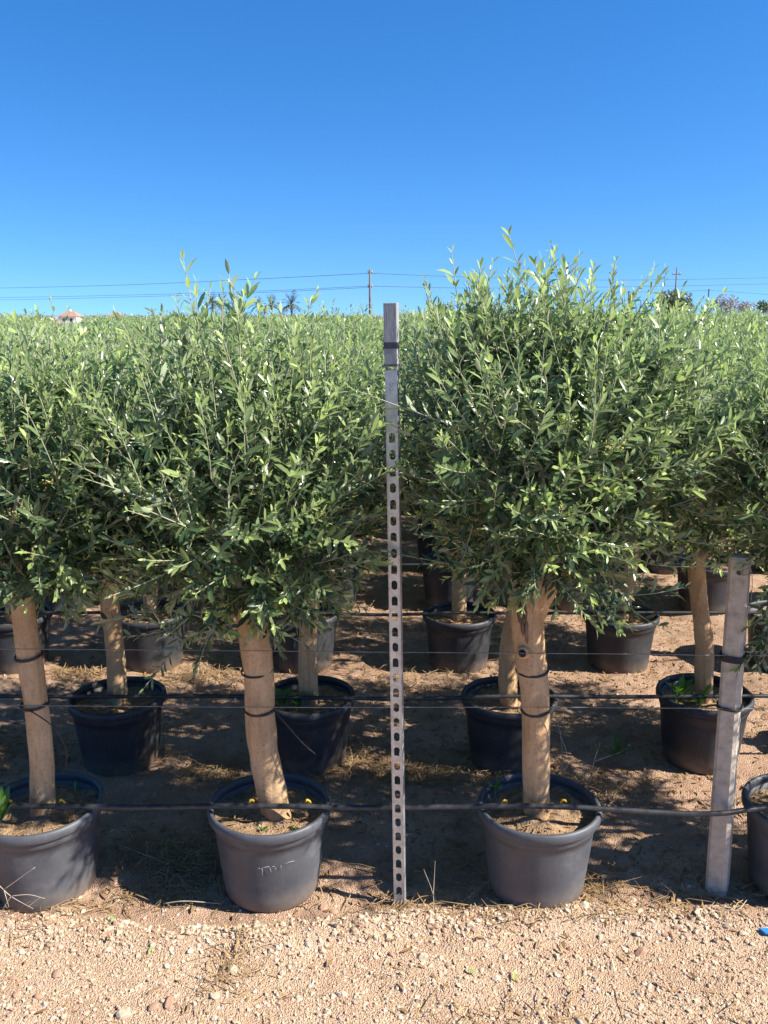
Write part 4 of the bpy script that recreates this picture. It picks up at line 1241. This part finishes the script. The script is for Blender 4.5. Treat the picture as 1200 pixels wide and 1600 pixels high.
# a few green fallen leaves on the gravel
gleaf = Geo(); leaves(gleaf, np.zeros((1, 3)), np.array([[1., 0, .1]]), np.array([[0, 0, 1.]]), np.array([.04]), np.array([.011]), np.array([.8]), np.array([.7]))
gleaf = gleaf.mesh('green_leaf', M['leaf'], attr='leaf')
for px, py, lb in ((180, 1447, 'green leaf fallen on gravel below the left front pot'), (232, 1500, 'green leaf fallen on gravel beside a white stone'), (803, 1537, 'yellowish green leaf fallen on the gravel at lower right'), (728, 1520, 'dark green leaf lying on gravel right of the round stone')):
    p = on_ground(px, py); o = link('green_leaf', gleaf, None, (p[0], p[1], float(ground_h(np.array(p[0]), np.array(p[1]))) + .008), (.1, -.1, rng.random() * 6)); tag(o, lb, 'leaf')

# ------------------------------------------------------------------ far background
def utility_pole(x, y, h, r, label, arms=()):
    root = link('utility_pole', None, None, (x, y, 0)); tag(root, label, 'utility pole')
    g_ = Geo(); g_.add(*tube([(0, 0, -.3), (0, 0, h * .5), (0, 0, h)], [r, r * .85, r * .7], 10)); link('shaft', g_.mesh('shaft', M['pole_wood']), root)
    for z_, w_ in arms:
        g_ = Geo(); V, Q = box(-w_, w_, -.09, .09, z_ - .07, z_ + .07); g_.add(V, quads=Q); arm = link('crossarm', g_.mesh('crossarm', M['pole_wood'], smooth=False), root)
        for sx in (-1, 1):
            g_ = Geo(); V, Q = lathe([(0.0, 0), (.09, 0), (.11, .1), (.06, .16), (.1, .22), (0.0, .28)], 8); g_.add(V, quads=Q); link('insulator', g_.mesh('insulator', M['mark']), arm, (sx * w_ * .85, 0, z_ + .07))
    return root


UY = 120
pt = at(578, 421, UY)
utility_pole(pt[0], UY, pt[2], .19, 'tall wooden utility pole on the horizon behind the steel pole', [(pt[2] - .45, .28), (pt[2] - 2.3, .28)])
ml = at(1058, 418, 150)
utility_pole(ml[0], 150, ml[2], .16, 'thin far mast with small crossarm above the round dark tree', [(ml[2] - 1.1, .7)])


def cable(pts, r, label):
    g_ = Geo(); g_.add(*tube(smooth_path(pts, 40), r, 5)); o = link('power_cable', g_.mesh('power_cable', M['cable'])); tag(o, label, 'cable')


cable([at(578, 427, UY - .25), at(400, 436, 134), at(200, 445, 155), at(0, 450, 179), at(-200, 452, 210)], .03, 'upper power cable running left from the utility pole')
cable([at(578, 447, UY - .25), at(400, 455, 134), at(200, 461, 155), at(0, 465, 179), at(-200, 467, 210)], .026, 'middle power cable running left from the utility pole')
cable([at(578, 449, UY + .3), at(400, 457.5, 134), at(200, 464, 155), at(0, 468.5, 179), at(-200, 470, 210)], .026, 'lowest power cable running left from the utility pole')
cable([at(578, 427, UY + .25), at(735, 433, 124), at(950, 437.5, 131), at(1200, 434, 140), at(1400, 428, 150)], .03, 'upper power cable running right from the utility pole')
cable([at(578, 447, UY + .25), at(735, 450, 124), at(950, 448.5, 131), at(1200, 443.5, 140), at(1400, 436, 150)], .03, 'lower power cable running right from the utility pole')

for px, py, lb in ((983, 455, 'dark far netting post left of the round dark tree'), (1108, 452, 'dark far netting post between round tree and grey bush')):
    p = at(px, py, 96); root = link('netting_post', None, None, (p[0], 96, 0)); tag(root, lb, 'post')
    g_ = Geo(); g_.add(*tube([(0, 0, -.2), (0, 0, p[2] - .05)], [.085, .08], 8)); link('shaft', g_.mesh('shaft', M['dark_post']), root)
    g_ = Geo(); V, Q = lathe([(0, 0), (.1, 0), (.1, .06), (0, .09)], 8); g_.add(V, quads=Q); link('cap', g_.mesh('cap', M['dark_post']), root, (0, 0, p[2] - .06))
a_, b_ = at(983, 457, 96), at(1108, 454, 96)
g_ = Geo(); mid_ = (a_ + b_) / 2 - np.array([0, 0, .25])
g_.add(*tube(smooth_path([at(860, 478, 98), a_, mid_, b_, at(1260, 465, 96)], 40), .014, 4)); o = link('netting_cable', g_.mesh('netting_cable', M['cable'])); tag(o, 'faint sagging cable strung over the two far netting posts', 'cable')


def far_tree(name, px, py_top, wpx, Y, label, mat, cat, n=900, ls=.35, squash=.75):
    top = at(px, py_top, Y); w = wpx / F_PX * Y / 2
    root = link(name, None, None, (top[0], Y, 0)); tag(root, label, cat)
    g_ = Geo(); g_.add(*tube([(0, 0, -.2), (.1, 0, top[2] * .4), (0, .1, top[2] * .75)], [w * .09, w * .07, w * .03], 8)); 
    for k in range(6):
        a = k * 1.05; g_.add(*tube([(0, 0, top[2] * .35), (math.cos(a) * w * .5, math.sin(a) * w * .5, top[2] * .75)], [w * .04, w * .012], 5))
    link('trunk', g_.mesh('trunk', M['pole_wood']), root)
    g_ = Geo(); hgt = w * squash
    cz = top[2] - hgt
    p = unit(rng.standard_normal((n, 3))) * (rng.random(n) ** .35)[:, None]
    lump = 1 + .18 * np.sin(p[:, 0] * 6 + 1) * np.cos(p[:, 2] * 5)
    p = p * lump[:, None] * np.array([w, w, hgt]) + np.array([0, 0, cz])
    p[:, 2] = np.maximum(p[:, 2], .4)
    L_ = rng.uniform(.6, 1.2, n) * ls
    leaves(g_, p, rng.standard_normal((n, 3)) + np.array([0, 0, .3]), rng.standard_normal((n, 3)), L_, L_ * .55, rng.random(n), rng.random(n), fine=False)
    c = link('crown', g_.mesh('crown', mat, attr='leaf'), root); tag(c, kind='stuff')


far_tree('round_tree', 1054, 455, 58, 130, 'round dark green tree on the horizon at the right', M['tree_leaf'], 'tree', 2600, .40, .72)
far_tree('far_bush', 1135, 461, 36, 130, 'greyish bare-looking bush on the horizon right of the far netting post', M['grey_leaf'], 'bush', 800, .35, .9)
far_tree('far_bush', 1165, 470, 34, 140, 'low grey bush beside the greyish bare-looking one', M['grey_leaf'], 'bush', 500, .35, .6)
far_tree('far_bush', 1195, 470, 24, 135, 'low dark bush on the horizon at the right edge', M['tree_leaf'], 'bush', 500, .35, .8)
far_tree('far_bush', 690, 474, 40, 110, 'brownish far bush just above the crown of the knotted tree', M['tree_leaf'], 'bush', 600, .35, .7)


def palm(px, py_top, wpx, Y, label):
    top = at(px, py_top, Y); w = wpx / F_PX * Y / 2
    hz_ = top[2] - w * .55
    root = link('palm_tree', None, None, (top[0], Y, 0)); tag(root, label, 'palm tree')
    g_ = Geo(); g_.add(*tube([(0, 0, -.2), (.05, 0, hz_ * .5), (0, 0, hz_)], [.32, .26, .30], 9)); link('trunk', g_.mesh('trunk', M['palm_trunk']), root)
    g_ = Geo()
    for k in range(30):
        a = k * 2.4 + rng.random() * .3; el = rng.uniform(-.5, 1.4)
        d = np.array([math.cos(a) * math.cos(el), math.sin(a) * math.cos(el), math.sin(el)])
        ln = w * (1.0 + .25 * rng.random()); t = np.linspace(0, 1, 7)[:, None]
        pth = np.array([0, 0, hz_]) + d * ln * t + np.array([0, 0, -.55 * ln]) * t * t * math.cos(el)
        g_.add(*tube(pth, np.linspace(.05, .015, 7), 3, cap=False), col=(.4, .2, 0, 1))
        nn = 22; u = rng.uniform(.1, 1, nn); ii = np.clip((u * 6).astype(int), 0, 5); pos = pth[ii] + (pth[ii + 1] - pth[ii]) * (u * 6 - ii)[:, None]
        T = unit(pth[ii + 1] - pth[ii]); sd = unit(np.cross(T, np.array([0, 0, 1.]))) * np.where(np.arange(nn) % 2, 1, -1)[:, None]
        leaves(g_, pos, T * .7 + sd * .8 + np.array([0, 0, -.25]), np.tile([0, 0, 1.], (nn, 1)), np.full(nn, w * .30), np.full(nn, .13), rng.random(nn), rng.random(nn) * .5, fine=False)
    c = link('crown', g_.mesh('crown', M['palm_leaf'], attr='leaf'), root); tag(c, kind='stuff')


for px, py, w, Yp, lb in [(331, 463, 26, 225, 'leftmost far palm tree, beside the tall olive shoot'), (347, 467, 26, 232, 'far palm tree second from left, overlapping the leftmost one'), (368, 473, 24, 240, 'low far palm tree just left of the second tall olive shoot'),
                          (404, 470, 24, 228, 'far palm tree right of the second tall olive shoot'), (424, 470, 28, 222, 'far palm tree second from right in the palm row'), (455, 466, 34, 215, 'rightmost and broadest far palm tree on the horizon')]:
    palm(px, py - 2, w * 1.15, Yp, lb)


def house(px0, px1, py_roof, py_eave, Y, label, chimney=True, depth=5.0):
    a, b = at(px0, py_eave, Y), at(px1, py_eave, Y)
    ze, zr = a[2], at(px0, py_roof, Y)[2]
    cx = (a[0] + b[0]) / 2; hw = (b[0] - a[0]) / 2
    root = link('house', None, None, (cx, Y, 0)); tag(root, label, 'house')
    g_ = Geo(); V, Q = box(-hw, hw, 0, depth, -.3, ze); g_.add(V, quads=Q); link('wall', g_.mesh('wall', M['white_wall'], smooth=False), root)
    e = .35
    g_ = Geo(); V = [(-hw - e, -e, ze + .003), (hw + e, -e, ze + .003), (hw + e, depth + e, ze + .003), (-hw - e, depth + e, ze + .003), (-hw * .45, depth / 2, zr), (hw * .45, depth / 2, zr)]
    g_.add(V, tris=[(1, 2, 5), (3, 0, 4)], quads=[(0, 1, 5, 4), (2, 3, 4, 5), (3, 2, 1, 0)]); rf = link('roof', g_.mesh('roof', M['roof'], smooth=False), root)
    if chimney:
        g_ = Geo(); V, Q = box(-.25, .25, depth * .5 - .25, depth * .5 + .25, zr - .3, zr + .45); g_.add(V, quads=Q); link('chimney', g_.mesh('chimney', M['white_wall'], smooth=False), rf)
    for sx in (-.45, .4):
        g_ = Geo(); V, Q = box(-.35, .35, -.03, .02, ze - 1.55, ze - .5); g_.add(V, quads=Q); wd = link('window', g_.mesh('window', M['pane'], smooth=False), root, (sx * hw, -.005, 0))
        g_ = Geo(); V, Q = box(-.42, .42, -.08, .01, ze - 1.64, ze - 1.56); g_.add(V, quads=Q); link('sill', g_.mesh('sill', M['white_wall'], smooth=False), wd)


house(92, 119, 486, 494.5, 245, 'small white house with terracotta hip roof on the horizon at far left')
house(168, 188, 488, 494, 260, 'low far house, roof barely above the crowns right of the white house', False)
house(305, 352, 494, 497.5, 270, 'low reddish roofed far house below the leftmost palms', False)

# far hills low on the right horizon
g_ = Geo(); hx = np.linspace(-2600, 3200, 90); prof = 14 + 34 * np.clip(fbm(hx / 700 + 3, hx * 0 + 1, 4) + .35, 0, 1) * np.clip((hx + 600) / 1800, 0.05, 1)
V, Q = [], []
for k, (x_, h_) in enumerate(zip(hx, prof)):
    V += [(x_, 3600, -5), (x_, 3800, h_), (x_, 4300, h_ * .9), (x_, 4500, -5)]
    if k: Q += [((k - 1) * 4 + b, k * 4 + b, k * 4 + b + 1, (k - 1) * 4 + b + 1) for b in range(3)]
g_.add(V, quads=Q); o = link('hills', g_.mesh('hills', M['hill'])); tag(o, kind='structure')
